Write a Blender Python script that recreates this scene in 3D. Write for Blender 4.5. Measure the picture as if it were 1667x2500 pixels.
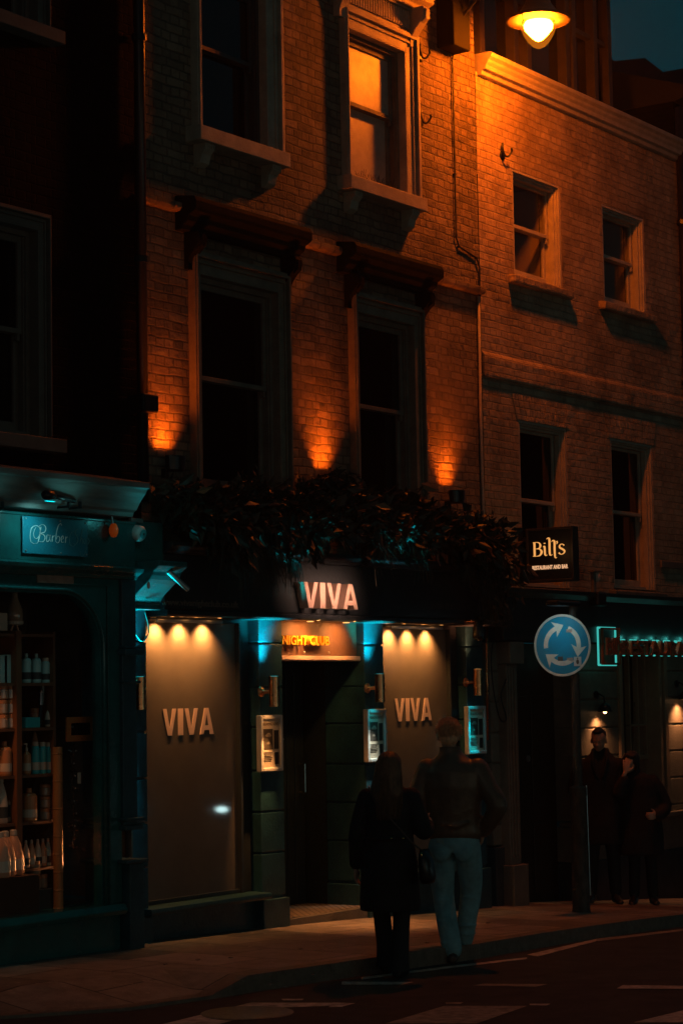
import bpy, bmesh, math, random
from mathutils import Vector, Matrix
random.seed(7)
S=bpy.context.scene
for o in list(bpy.data.objects): bpy.data.objects.remove(o,do_unlink=True)
COL=S.collection
# ------------------------------------------------------------------ camera
KPX=1667/1568; FPX=5200.0
CA,CP,CR=[math.radians(v) for v in (34.997,4.906,0.9993)]
CAM=Vector((-14.66,-10.88,1.965))
_F=Vector((math.cos(CA)*math.cos(CP),math.sin(CA)*math.cos(CP),math.sin(CP)))
_R0=Vector((math.sin(CA),-math.cos(CA),0)); _U0=_R0.cross(_F)
_R=_R0*math.cos(CR)-_U0*math.sin(CR); _U=_U0*math.cos(CR)+_R0*math.sin(CR)
cd=bpy.data.cameras.new('camera'); cam=bpy.data.objects.new('camera',cd); COL.objects.link(cam)
cd.sensor_fit='VERTICAL'; cd.sensor_height=36; cd.sensor_width=24; cd.lens=FPX/2500*36
cd.clip_start=.1; cd.clip_end=600
m=Matrix((_R,_U,-_F)).transposed().to_4x4(); m.translation=CAM; cam.matrix_world=m
S.camera=cam
# ------------------------------------------------------------------ world: night sky, last teal of dusk
w=bpy.data.worlds.new('World'); S.world=w; w.use_nodes=True
nt=w.node_tree; bg=nt.nodes['Background']
sky=nt.nodes.new('ShaderNodeTexSky'); sky.sky_type='NISHITA'; sky.sun_disc=False
sky.sun_elevation=math.radians(1.0); sky.sun_rotation=math.radians(200)
tint=nt.nodes.new('ShaderNodeMix'); tint.data_type='RGBA'; tint.blend_type='MIX'
tint.inputs[0].default_value=.999
tint.inputs[7].default_value=(.0003,.019,.0255,1)
nt.links.new(sky.outputs[0],tint.inputs[6]); nt.links.new(tint.outputs[2],bg.inputs[0])
bg.inputs[1].default_value=1.0
S.view_settings.view_transform='Standard'; S.view_settings.look='None'
S.view_settings.exposure=0; S.view_settings.gamma=1; S.view_settings.use_curve_mapping=False
S.render.engine='CYCLES'
# ------------------------------------------------------------------ pixel -> world helpers (px of a 1568 wide view)
def _ray(px,py):
    return _F*FPX+_R*(px*KPX-833.5)+_U*(1250-py*KPX)
def P(px,py,Y=0.0):
    d=_ray(px,py); t=(Y-CAM.y)/d.y; q=CAM+d*t; return q.x,q.z
def PX(px,Y=0.0,py=1500): return P(px,py,Y)[0]
def gz(x):
    x=max(-5.8,min(14,x)); return .04-.035*x-.003*x*x
def G(px,py,dz=0.0):
    z=0.0
    for _ in range(12):
        d=_ray(px,py); t=(z-CAM.z)/d.z; q=CAM+d*t; z=.5*z+.5*(gz(q.x)+dz)
    return q.x,q.y
# ------------------------------------------------------------------ materials
def _lin(c): return (c[0],c[1],c[2],1)
MATS={}
def mat(name,col,rough=.6,metal=0,noise=0,nscale=8,bump=0,bscale=40,coat=0,spec=.5,em=None,estr=0,dirt=None,stretch=None):
    if name in MATS: return MATS[name]
    M=bpy.data.materials.new(name); M.use_nodes=True; t=M.node_tree; b=t.nodes['Principled BSDF']
    b.inputs['Base Color'].default_value=_lin(col); b.inputs['Roughness'].default_value=rough
    b.inputs['Metallic'].default_value=metal; b.inputs['Specular IOR Level'].default_value=spec
    if coat: b.inputs['Coat Weight'].default_value=coat; b.inputs['Coat Roughness'].default_value=.04
    if em: b.inputs['Emission Color'].default_value=_lin(em); b.inputs['Emission Strength'].default_value=estr
    if noise or bump:
        tc=t.nodes.new('ShaderNodeTexCoord'); mp=t.nodes.new('ShaderNodeMapping')
        t.links.new(tc.outputs['Object'],mp.inputs[0])
        if stretch: mp.inputs['Scale'].default_value=stretch
    if noise:
        n=t.nodes.new('ShaderNodeTexNoise'); n.inputs['Scale'].default_value=nscale; n.inputs['Detail'].default_value=8; n.inputs['Roughness'].default_value=.65
        t.links.new(mp.outputs[0],n.inputs['Vector'])
        r=t.nodes.new('ShaderNodeValToRGB'); r.color_ramp.elements[0].position=.3; r.color_ramp.elements[1].position=.72
        d=dirt or tuple(c*(1-noise) for c in col)
        r.color_ramp.elements[0].color=_lin(d); r.color_ramp.elements[1].color=_lin(tuple(min(1,c*(1+noise*.35)) for c in col))
        t.links.new(n.outputs[0],r.inputs[0]); t.links.new(r.outputs[0],b.inputs['Base Color'])
        mr=t.nodes.new('ShaderNodeMapRange'); mr.inputs[3].default_value=min(1,rough+.15); mr.inputs[4].default_value=max(.05,rough-.12)
        t.links.new(n.outputs[0],mr.inputs[0]); t.links.new(mr.outputs[0],b.inputs['Roughness'])
    if bump:
        n2=t.nodes.new('ShaderNodeTexNoise'); n2.inputs['Scale'].default_value=bscale; n2.inputs['Detail'].default_value=6
        t.links.new(mp.outputs[0],n2.inputs['Vector'])
        bm_=t.nodes.new('ShaderNodeBump'); bm_.inputs['Strength'].default_value=bump; bm_.inputs['Distance'].default_value=.01
        t.links.new(n2.outputs[0],bm_.inputs['Height']); t.links.new(bm_.outputs[0],b.inputs['Normal'])
    MATS[name]=M; return M
def brick_mat(name,c1,c2,mort,spec=.35,*,dist=.012,strength=1.0,rough=.75,soft=.02,axis='XZ',seedoff=0,wobble=.012):
    M=bpy.data.materials.new(name); M.use_nodes=True; t=M.node_tree; b=t.nodes['Principled BSDF']; N=t.nodes.new; L=t.links.new
    tc=N('ShaderNodeTexCoord'); sep=N('ShaderNodeSeparateXYZ'); L(tc.outputs['Object'],sep.inputs[0])
    cmb=N('ShaderNodeCombineXYZ'); L(sep.outputs[0],cmb.inputs[0]); L(sep.outputs[2],cmb.inputs[1])
    add=N('ShaderNodeVectorMath'); add.operation='ADD'; add.inputs[1].default_value=(seedoff,.02,0); L(cmb.outputs[0],add.inputs[0])
    wn=N('ShaderNodeTexNoise'); wn.inputs['Scale'].default_value=4; wn.inputs['Detail'].default_value=3; L(tc.outputs['Object'],wn.inputs['Vector'])
    ws=N('ShaderNodeVectorMath'); ws.operation='MULTIPLY_ADD'; ws.inputs[1].default_value=(wobble*2,wobble*2,0); ws.inputs[2].default_value=(-wobble,-wobble,0)
    L(wn.outputs['Color'],ws.inputs[0])
    ad2=N('ShaderNodeVectorMath'); L(add.outputs[0],ad2.inputs[0]); L(ws.outputs[0],ad2.inputs[1])
    br=N('ShaderNodeTexBrick'); L(ad2.outputs[0],br.inputs['Vector'])
    br.inputs['Scale'].default_value=1; br.inputs['Brick Width'].default_value=.225; br.inputs['Row Height'].default_value=.075
    br.inputs['Mortar Size'].default_value=.009; br.inputs['Mortar Smooth'].default_value=.6; br.inputs['Bias'].default_value=0
    br.squash=.5; br.squash_frequency=2; br.offset=.5; br.offset_frequency=2
    br.inputs['Color1'].default_value=_lin(c1); br.inputs['Color2'].default_value=_lin(c2); br.inputs['Mortar'].default_value=_lin(mort)
    n=N('ShaderNodeTexNoise'); n.inputs['Scale'].default_value=1.3; n.inputs['Detail'].default_value=9; n.inputs['Roughness'].default_value=.7; L(tc.outputs['Object'],n.inputs['Vector'])
    mx=N('ShaderNodeMix'); mx.data_type='RGBA'; mx.blend_type='MULTIPLY'; mx.inputs[0].default_value=1
    rp=N('ShaderNodeValToRGB'); rp.color_ramp.elements[0].position=.32; rp.color_ramp.elements[0].color=(.38,.36,.34,1); rp.color_ramp.elements[1].position=.6; rp.color_ramp.elements[1].color=(1,1,1,1)
    L(n.outputs[0],rp.inputs[0]); L(br.outputs['Color'],mx.inputs[6]); L(rp.outputs[0],mx.inputs[7]); L(mx.outputs[2],b.inputs['Base Color'])
    b.inputs['Roughness'].default_value=rough; b.inputs['Specular IOR Level'].default_value=spec
    # height: bricks up, mortar down, plus pitted faces and a tilt per brick
    inv=N('ShaderNodeMath'); inv.operation='SUBTRACT'; inv.inputs[0].default_value=1; L(br.outputs['Fac'],inv.inputs[1])
    n2=N('ShaderNodeTexNoise'); n2.inputs['Scale'].default_value=22; n2.inputs['Detail'].default_value=9; n2.inputs['Roughness'].default_value=.75; L(tc.outputs['Object'],n2.inputs['Vector'])
    n3=N('ShaderNodeTexNoise'); n3.inputs['Scale'].default_value=7; n3.inputs['Detail'].default_value=2; L(tc.outputs['Object'],n3.inputs['Vector'])
    ma=N('ShaderNodeMath'); ma.operation='MULTIPLY_ADD'; ma.inputs[1].default_value=soft*40; L(n2.outputs[0],ma.inputs[0]); L(inv.outputs[0],ma.inputs[2])
    mb=N('ShaderNodeMath'); mb.operation='MULTIPLY_ADD'; mb.inputs[1].default_value=1.6; L(n3.outputs[0],mb.inputs[0]); L(ma.outputs[0],mb.inputs[2])
    bp=N('ShaderNodeBump'); bp.inputs['Strength'].default_value=strength; bp.inputs['Distance'].default_value=dist
    L(mb.outputs[0],bp.inputs['Height']); L(bp.outputs[0],b.inputs['Normal'])
    MATS[name]=M; return M
def emis(name,col,s,transp=0):
    M=bpy.data.materials.new(name); M.use_nodes=True; t=M.node_tree; t.nodes.clear()
    o=t.nodes.new('ShaderNodeOutputMaterial'); e=t.nodes.new('ShaderNodeEmission'); e.inputs[0].default_value=_lin(col); e.inputs[1].default_value=s
    if transp:
        a=t.nodes.new('ShaderNodeBsdfTransparent'); x=t.nodes.new('ShaderNodeMixShader'); x.inputs[0].default_value=transp
        t.links.new(e.outputs[0],x.inputs[1]); t.links.new(a.outputs[0],x.inputs[2]); t.links.new(x.outputs[0],o.inputs[0])
    else: t.links.new(e.outputs[0],o.inputs[0])
    return M
def glassy(name,tint=(1,1,1),refl=.12,rough=.02):
    M=bpy.data.materials.new(name); M.use_nodes=True; t=M.node_tree; t.nodes.clear(); N=t.nodes.new
    o=N('ShaderNodeOutputMaterial'); a=N('ShaderNodeBsdfTransparent'); a.inputs[0].default_value=_lin(tint)
    g=N('ShaderNodeBsdfGlossy'); g.inputs['Roughness'].default_value=rough; g.inputs[0].default_value=(1,1,1,1)
    f=N('ShaderNodeFresnel'); f.inputs[0].default_value=1.5; x=N('ShaderNodeMixShader')
    k=N('ShaderNodeMath'); k.operation='MULTIPLY'; k.inputs[1].default_value=.55; t.links.new(f.outputs[0],k.inputs[0]); t.links.new(k.outputs[0],x.inputs[0]); t.links.new(a.outputs[0],x.inputs[1]); t.links.new(g.outputs[0],x.inputs[2]); t.links.new(x.outputs[0],o.inputs[0])
    return M
# ------------------------------------------------------------------ mesh builder
class MB:
    def __init__(s): s.v=[]; s.f=[]
    def add(s,vs,fs):
        n=len(s.v); s.v+= [tuple(v) for v in vs]; s.f+=[tuple(i+n for i in f) for f in fs]; return s
    def box(s,x0,x1,y0,y1,z0,z1):
        x0,x1=sorted((x0,x1)); y0,y1=sorted((y0,y1)); z0,z1=sorted((z0,z1))
        return s.add([(x0,y0,z0),(x1,y0,z0),(x1,y1,z0),(x0,y1,z0),(x0,y0,z1),(x1,y0,z1),(x1,y1,z1),(x0,y1,z1)],
            [(0,3,2,1),(4,5,6,7),(0,1,5,4),(1,2,6,5),(2,3,7,6),(3,0,4,7)])
    def quad(s,*p): return s.add(p,[tuple(range(len(p)))])
    def prism(s,pts,y0,y1):            # polygon in XZ pushed along Y
        a=sum(pts[i][0]*pts[(i+1)%len(pts)][1]-pts[(i+1)%len(pts)][0]*pts[i][1] for i in range(len(pts)))
        if a<0: pts=pts[::-1]
        y0,y1=sorted((y0,y1)); n=len(pts)
        return s.add([(x,y0,z) for x,z in pts]+[(x,y1,z) for x,z in pts],
            [tuple(range(n)),tuple(range(2*n-1,n-1,-1))]+[(i,i+n,(i+1)%n+n,(i+1)%n) for i in range(n)])
    def run(s,prof,x0,x1):             # closed profile in YZ pushed along X
        n=len(prof)
        a=sum(prof[i][0]*prof[(i+1)%n][1]-prof[(i+1)%n][0]*prof[i][1] for i in range(n))
        if a<0: prof=prof[::-1]
        return s.add([(x0,y,z) for y,z in prof]+[(x1,y,z) for y,z in prof],
            [tuple(range(n-1,-1,-1)),tuple(range(n,2*n))]+[(i,(i+1)%n,(i+1)%n+n,i+n) for i in range(n)])
    def tube(s,pts,r,n=8,cap=True):
        pts=[Vector(p) for p in pts]; rs=r if isinstance(r,(list,tuple)) else [r]*len(pts)
        up=Vector((0,0,1)); rings=[]
        prev=None
        for i,p in enumerate(pts):
            d=(pts[min(i+1,len(pts)-1)]-pts[max(i-1,0)]).normalized()
            if prev is None:
                a=d.cross(up) if abs(d.z)<.95 else d.cross(Vector((1,0,0)))
                a.normalize()
            else: a=(prev-d*prev.dot(d)).normalized()
            prev=a; b=d.cross(a)
            rings.append([p+(a*math.cos(t*math.tau/n)+b*math.sin(t*math.tau/n))*rs[i] for t in range(n)])
        vs=[v for g in rings for v in g]; fs=[]
        for i in range(len(pts)-1):
            for j in range(n): fs.append((i*n+j,i*n+(j+1)%n,(i+1)*n+(j+1)%n,(i+1)*n+j))
        if cap: fs+=[tuple(range(n-1,-1,-1)),tuple(range((len(pts)-1)*n,len(pts)*n))]
        return s.add(vs,fs)
    def lathe(s,prof,c=(0,0,0),n=24,sx=1,sy=1,cap=True): # profile (r,z) round vertical axis
        vs=[];fs=[]
        for r,z in prof:
            for j in range(n): a=j*math.tau/n; vs.append((c[0]+r*math.cos(a)*sx,c[1]+r*math.sin(a)*sy,c[2]+z))
        for i in range(len(prof)-1):
            for j in range(n): fs.append((i*n+j,i*n+(j+1)%n,(i+1)*n+(j+1)%n,(i+1)*n+j))
        if cap: fs+=[tuple(range(n-1,-1,-1)),tuple(range((len(prof)-1)*n,len(prof)*n))]
        return s.add(vs,fs)
    def ell(s,c,r,n=14,mm=9):
        prof=[(math.sin(math.pi*i/(mm-1))*1.0,-math.cos(math.pi*i/(mm-1))) for i in range(mm)]
        vs=[];fs=[]
        for q,z in prof:
            q=max(q,.001)
            for j in range(n): a=j*math.tau/n; vs.append((c[0]+r[0]*q*math.cos(a),c[1]+r[1]*q*math.sin(a),c[2]+r[2]*z))
        for i in range(mm-1):
            for j in range(n): fs.append((i*n+j,i*n+(j+1)%n,(i+1)*n+(j+1)%n,(i+1)*n+j))
        fs+=[tuple(range(n-1,-1,-1)),tuple(range((mm-1)*n,mm*n))]
        return s.add(vs,fs)
    def loft(s,rings,n=16):            # rings: (centre, (a-vector), (b-vector))
        vs=[];fs=[]
        for c,a,b in rings:
            c=Vector(c);a=Vector(a);b=Vector(b)
            for j in range(n): t=j*math.tau/n; vs.append(c+a*math.cos(t)+b*math.sin(t))
        for i in range(len(rings)-1):
            for j in range(n): fs.append((i*n+j,i*n+(j+1)%n,(i+1)*n+(j+1)%n,(i+1)*n+j))
        fs+=[tuple(range(n-1,-1,-1)),tuple(range((len(rings)-1)*n,len(rings)*n))]
        return s.add(vs,fs)
    def xform(s,M_): s.v=[tuple(M_@Vector(v)) for v in s.v]; return s
LOC={}
FILL=.52
def wloc(o): return LOC.get(o.name,Vector((0,0,0)))
def put(name,mb,m_,parent=None,local=False,smooth=False,bevel=0,label=None):
    me=bpy.data.meshes.new(name)
    off=Vector((0,0,0)) if (local or parent is None) else wloc(parent)
    me.from_pydata([tuple(Vector(v)-off) for v in mb.v],[],mb.f); me.validate(); me.update()
    if smooth: me.polygons.foreach_set('use_smooth',[True]*len(me.polygons))
    if m_: me.materials.append(m_)
    o=bpy.data.objects.new(name,me); COL.objects.link(o)
    if parent: o.parent=parent; LOC[o.name]=wloc(parent)
    if bevel:
        bv=o.modifiers.new('bevel','BEVEL'); bv.width=bevel; bv.segments=2; bv.limit_method='ANGLE'; bv.angle_limit=.6
    if label: o['label']=label
    return o
def smooth_by_angle(o,ang=.6):
    me=o.data; bm=bmesh.new(); bm.from_mesh(me)
    for f in bm.faces: f.smooth=True
    for e in bm.edges:
        if len(e.link_faces)!=2 or e.calc_face_angle(0)>ang: e.smooth=False
    bm.to_mesh(me); bm.free(); return o
def thing(name,label,cat,loc=(0,0,0),group=None,rot=0):
    o=bpy.data.objects.new(name,None); COL.objects.link(o); o.empty_display_size=.1
    o.location=loc; o.rotation_euler=(0,0,rot); o['label']=label; o['category']=cat
    if group: o['group']=group
    LOC[o.name]=Vector(loc); return o
def tag(o,label,cat,group=None):
    o['label']=label; o['category']=cat
    if group: o['group']=group
    return o
def struct(name,mb,m_,**k):
    o=put(name,mb,m_,**k); o['kind']='structure'; return o
def copy_tree(o,loc,label,parent=None):
    c=o.copy(); COL.objects.link(c)
    if parent: c.parent=parent
    else: c.location=loc; c['label']=label; LOC[c.name]=Vector(loc)
    for ch in [q for q in bpy.data.objects if q.parent==o]: copy_tree(ch,None,None,c)
    return c
def lamp(name,kind,loc,energy,col,parent=None,target=None,angle=60,blend=.5,size=.03,local=False):
    ld=bpy.data.lights.new(name,kind); ld.energy=energy; ld.color=col
    if kind=='AREA':
        ld.shape='RECTANGLE'; ld.size=size[0]; ld.size_y=size[1]; ld.spread=math.radians(angle)
    else: ld.shadow_soft_size=size
    if kind=='SPOT': ld.spot_size=math.radians(angle); ld.spot_blend=blend
    o=bpy.data.objects.new(name,ld); COL.objects.link(o)
    off=wloc(parent) if (parent and not local) else Vector((0,0,0))
    o.location=Vector(loc)-off
    if target is not None:
        o.rotation_euler=(Vector(target)-Vector(loc)).to_track_quat('-Z','Y').to_euler()
    if parent: o.parent=parent
    return o
def text_mb(s,size=1,ext=.01,off=0,sx=1,space=1):
    c=bpy.data.curves.new('t','FONT'); c.body=s; c.size=size; c.extrude=0; c.offset=off; c.space_character=space; c.resolution_u=4
    o=bpy.data.objects.new('t',c); COL.objects.link(o)
    dg=bpy.context.evaluated_depsgraph_get(); me=bpy.data.meshes.new_from_object(o.evaluated_get(dg))
    bm=bmesh.new(); bm.from_mesh(me)
    if ext:
        r=bmesh.ops.extrude_face_region(bm,geom=bm.faces[:])
        bmesh.ops.translate(bm,verts=[v for v in r['geom'] if isinstance(v,bmesh.types.BMVert)],vec=(0,0,ext))
    mb=MB(); bm.verts.ensure_lookup_table(); bm.verts.index_update()
    mb.v=[(v.co.x*sx,v.co.y,v.co.z) for v in bm.verts]; mb.f=[tuple(v.index for v in f.verts) for f in bm.faces]
    bm.free(); bpy.data.objects.remove(o,do_unlink=True); bpy.data.curves.remove(c); bpy.data.meshes.remove(me)
    return mb
def fit_text(mb,x0,x1,y,z0,z1):        # lay text (in XY) onto the wall plane, front towards -Y
    xs=[v[0] for v in mb.v]; ys=[v[1] for v in mb.v]
    a=(x1-x0)/(max(xs)-min(xs)); b=(z1-z0)/(max(ys)-min(ys)); mx,my=min(xs),min(ys)
    mb.v=[(x0+(v[0]-mx)*a,y-v[2],z0+(v[1]-my)*b) for v in mb.v]; return mb
def ribbon(mb,pts,ws,ext=0,close=False):
    """variable width stroke in the local XY plane (slab of thickness ext)"""
    n=len(pts); L_=[];R_=[]
    for i in range(n):
        p=Vector(pts[i]); d=(Vector(pts[min(i+1,n-1)])-Vector(pts[max(i-1,0)])).normalized(); q=Vector((-d.y,d.x))*ws[i]/2
        L_.append(p+q);R_.append(p-q)
    vs=[(v.x,v.y,0) for v in L_]+[(v.x,v.y,0) for v in R_]+[(v.x,v.y,ext) for v in L_]+[(v.x,v.y,ext) for v in R_]
    fs=[]
    for i in range(n-1):
        fs+=[(i,i+1,n+i+1,n+i),(2*n+i,3*n+i,3*n+i+1,2*n+i+1),(i,2*n+i,2*n+i+1,i+1),(n+i,n+i+1,3*n+i+1,3*n+i)]
    mb.add(vs,fs); return mb
def spline(pts,k=6):
    out=[];n=len(pts)
    for i in range(n-1):
        p0=Vector(pts[max(i-1,0)]);p1=Vector(pts[i]);p2=Vector(pts[i+1]);p3=Vector(pts[min(i+2,n-1)])
        for j in range(k):
            t=j/k; out.append(.5*((2*p1)+(p2-p0)*t+(2*p0-5*p1+4*p2-p3)*t*t+(3*p1-p0-3*p2+p3)*t**3))
    out.append(Vector(pts[-1])); return out
def solid(name,mb,m_,parent,voxel=.014,smooth_it=2,local=True,sub=0):
    """union of closed lumps into one continuous skin"""
    me=bpy.data.meshes.new('tmp'); me.from_pydata(mb.v,[],mb.f); me.update()
    o=bpy.data.objects.new('tmp',me); COL.objects.link(o)
    r=o.modifiers.new('r','REMESH'); r.mode='VOXEL'; r.voxel_size=voxel
    if smooth_it: s_=o.modifiers.new('s','SMOOTH'); s_.factor=.5; s_.iterations=smooth_it
    dg=bpy.context.evaluated_depsgraph_get(); m2=bpy.data.meshes.new_from_object(o.evaluated_get(dg)); m2.name=name
    bpy.data.objects.remove(o,do_unlink=True)
    m2.polygons.foreach_set('use_smooth',[True]*len(m2.polygons)); m2.materials.clear(); m2.materials.append(m_)
    q=bpy.data.objects.new(name,m2); COL.objects.link(q)
    if parent: q.parent=parent; LOC[q.name]=wloc(parent)
    return q
# ------------------------------------------------------------------ palette
LAMPC=(1.0,.175,.004)
M_brickV=brick_mat('painted_brick_tan',(.38,.28,.19),(.22,.165,.115),(.20,.15,.105),dist=.034,strength=1.0,soft=.028,wobble=.022)
M_brickB=brick_mat('painted_brick_cream',(.50,.37,.24),(.40,.29,.19),(.39,.29,.19),dist=.020,strength=.9,soft=.016,seedoff=.11)
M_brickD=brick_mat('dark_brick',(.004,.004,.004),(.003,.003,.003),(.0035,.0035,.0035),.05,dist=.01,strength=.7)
M_stone=mat('painted_stone',(.42,.36,.27),.6,noise=.35,nscale=5,bump=.5,bscale=60)
M_stoneD=mat('grimy_stone',(.16,.14,.11),.7,noise=.4,nscale=6,bump=.5,bscale=50)
M_wood=mat('cream_gloss_paint',(.48,.42,.32),.42,noise=.3,nscale=9,bump=.15,bscale=70)
M_woodD=mat('dark_window_paint',(.06,.055,.05),.4,noise=.3,nscale=9)
M_glassD=mat('dark_window_glass',(.004,.005,.006),.04,spec=.6,bump=.12,bscale=2.2)
M_frost=mat('lace_blind',(.44,.38,.30),.42,noise=.3,nscale=6,spec=.9,bump=.25,bscale=120)
M_blind=mat('tan_roller_blind',(.36,.30,.22),.6,noise=.15,nscale=3,coat=.5)
M_black=mat('black_metal',(.012,.012,.013),.35,noise=.3,nscale=20,spec=.5)
M_rubber=mat('black_cable',(.01,.01,.01),.5)
M_teal=mat('gloss_teal_paint',(.014,.12,.12),.24,noise=.35,nscale=5,bump=.18,bscale=30,spec=.6,dirt=(.008,.07,.072))
M_tealB=mat('teal_block_paint',(.02,.075,.095),.42,noise=.4,nscale=7,bump=.35,bscale=45,dirt=(.011,.042,.055))
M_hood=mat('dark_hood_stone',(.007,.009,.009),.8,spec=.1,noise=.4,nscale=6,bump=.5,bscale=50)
M_arch1=mat('brown_architrave_paint',(.20,.165,.12),.5,noise=.4,nscale=8,bump=.2,bscale=60)
M_fascia=mat('black_fascia_paint',(.032,.036,.04),.33,noise=.35,nscale=6,bump=.12,bscale=35)
M_vinyl=mat('brown_window_film',(.135,.112,.096),.55,noise=.22,nscale=2.2,coat=.9,bump=.04,bscale=200)
M_letter=mat('brushed_copper_letters',(.75,.48,.37),.35,metal=.2,noise=.15,nscale=12)
M_white=mat('white_vinyl_letters',(.78,.55,.46),.5)
M_steel=mat('brushed_steel',(.5,.46,.42),.25,metal=1,noise=.15,nscale=30,stretch=(1,1,.05))
M_copper=mat('copper_tube',(.72,.34,.16),.28,metal=1,noise=.2,nscale=18)
M_alu=mat('satin_aluminium',(.55,.55,.55),.35,metal=.9,noise=.15,nscale=25)
# ------------------------------------------------------------------ wall with openings
def wall(mb,x0,x1,z0,z1,y,ops,depth=.12):
    xs=sorted({x0,x1}|{v for o in ops for v in o[:2] if x0<v<x1}); zs=sorted({z0,z1}|{v for o in ops for v in o[2:] if z0<v<z1})
    for i in range(len(xs)-1):
        for j in range(len(zs)-1):
            cx=(xs[i]+xs[i+1])/2; cz=(zs[j]+zs[j+1])/2
            if any(o[0]<cx<o[1] and o[2]<cz<o[3] for o in ops): continue
            mb.quad((xs[i],y,zs[j]),(xs[i+1],y,zs[j]),(xs[i+1],y,zs[j+1]),(xs[i],y,zs[j+1]))
    for a,b,c,d in ops:
        mb.quad((a,y,c),(a,y,d),(a,y+depth,d),(a,y+depth,c)); mb.quad((b,y,d),(b,y,c),(b,y+depth,c),(b,y+depth,d))
        mb.quad((a,y,d),(b,y,d),(b,y+depth,d),(a,y+depth,d)); mb.quad((b,y,c),(a,y,c),(a,y+depth,c),(b,y+depth,c))
    return mb
def sash(bld,x0,x1,z0,z1,zm,yg,pane,frame,label=None,stile=.05):
    """sash window: the timber is the window, its panes are sub parts"""
    f=MB()
    f.box(x0,x0+.045,yg-.05,yg+.1,z0,z1); f.box(x1-.045,x1,yg-.05,yg+.1,z0,z1)
    f.box(x0+.045,x1-.045,yg-.05,yg+.1,z1-.05,z1); f.box(x0+.045,x1-.045,yg-.05,yg+.1,z0,z0+.035)
    a,b=x0+.045,x1-.045
    f.box(a,a+.012,yg-.03,yg-.012,z0+.035,z1-.05); f.box(b-.012,b,yg-.03,yg-.012,z0+.035,z1-.05)
    # upper sash (outer) and lower sash (inner)
    f.box(a,a+stile,yg-.012,yg+.03,zm-.02,z1-.05); f.box(b-stile,b,yg-.012,yg+.03,zm-.02,z1-.05)
    f.box(a+stile,b-stile,yg-.012,yg+.03,z1-.05-stile,z1-.05); f.box(a+stile,b-stile,yg-.014,yg+.03,zm-.02,zm+.02)
    for s in (a+stile-.02,b-stile-.005): f.box(s,s+.025,yg-.012,yg+.02,zm-.075,zm-.02)
    f.box(a,a+stile,yg+.034,yg+.07,z0+.035,zm+.02); f.box(b-stile,b,yg+.034,yg+.07,z0+.035,zm+.02)
    f.box(a+stile,b-stile,yg+.034,yg+.07,z0+.035,z0+.11); f.box(a+stile,b-stile,yg+.034,yg+.07,zm-.02,zm+.02)
    w_=put('window',f,frame,bld,bevel=.003,label=label)
    pu,pl=(pane if isinstance(pane,tuple) else (pane,pane))
    put('pane',MB().quad((a+stile,yg+.01,zm+.02),(b-stile,yg+.01,zm+.02),(b-stile,yg+.01,z1-.05-stile),(a+stile,yg+.01,z1-.05-stile)),pu,w_)
    put('pane',MB().quad((a+stile,yg+.055,z0+.11),(b-stile,yg+.055,z0+.11),(b-stile,yg+.055,zm-.02),(a+stile,yg+.055,zm-.02)),pl,w_)
    return w_
def architrave(win,x0,x1,z0,z1,l,r,t,m_,yw=0.0):
    """moulded surround outside opening x0..x1 (inner edges) from z0 to z1"""
    a=MB()
    def steps(width): # (from inner, to inner, y)
        return [(0,width*.45,-.045),(width*.45,width*.58,-.062),(width*.58,width*.7,-.05),(width*.7,width*.86,-.09),(width*.86,width,-.076)]
    for s0,s1,y in steps(l): a.box(x0-s1,x0-s0,yw+.03,yw+y,z0,z1+s1*t/l)
    for s0,s1,y in steps(r): a.box(x1+s0,x1+s1,yw+.03,yw+y,z0,z1+s1*t/r)
    for (s0,s1,y),(l0,l1,_),(r0,r1,_) in zip(steps(t),steps(l),steps(r)): a.box(x0-l0,x1+r0,yw+.03,yw+y,z1+s0,z1+s1)
    a.box(x0-.001,x0+.012,yw-.045,yw+.12,z0,z1); a.box(x1-.012,x1+.001,yw-.045,yw+.12,z0,z1); a.box(x0+.012,x1-.012,yw-.045,yw+.12,z1-.012,z1+.001)
    return put('architrave',a,m_,win,bevel=.004)
def sill(win,xa,xb,zt,zb,y,m_,consoles=False,yw=0.0):
    b=MB(); b.run([(yw+.1,zb),(yw+y,zb),(yw+y-.0,zt-.015),(yw+.1,zt)],xa,xb)
    if consoles:
        for cx in (xa+.1,xb-.22):
            b.run([(yw+.02,zb-.001),(yw+y+.03,zb-.001),(yw+y+.03,zb-.05),(yw-.09,zb-.09),(yw-.07,zb-.16),(yw-.02,zb-.19),(yw+.02,zb-.19)],cx,cx+.12)
            for k in range(4): b.box(cx+.012+k*.028,cx+.024+k*.028,yw+y+.018,yw+y+.031,zb-.045,zb-.012)
    return put('sill',b,m_,win,bevel=.006)
def hood(win,xa,xb,zb,zt,y,m_,ca,cb,zc,yw=0.0):
    h=MB()
    h.run([(yw+.02,zb),(yw+y*.35,zb),(yw+y*.4,zb+.04),(yw+y*.62,zb+.07),(yw+y*.66,zb+.11),(yw+y*.93,zb+.14),(yw+y,zb+.16),(yw+y,zb+.22),(yw+y*.95,zb+.24),(yw+y*.9,zt-.03),(yw+.02,zt)],xa,xb)
    for cx,wd in (ca,cb):
        n=14; pr=[(yw+.02,zb-.001),(yw+y*.72,zb-.001)]
        for k in range(n+1):
            t=k/n; yy=y*(.72-.5*t)-.035*math.sin(t*math.pi*2)*(1-.3*t); pr.append((yw+yy,zb-.01-(zb-zc)*t))
        pr+=[(yw+.02,zc)]
        h.run(pr,cx,cx+wd)
        h.run([(yw+y*.60,zb-.02),(yw+y*.80,zb-.03),(yw+y*.78,zb-.12),(yw+y*.55,zb-.16)],cx+.02,cx+wd-.02)
    return put('hood',h,m_,win,bevel=.006)
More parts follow.
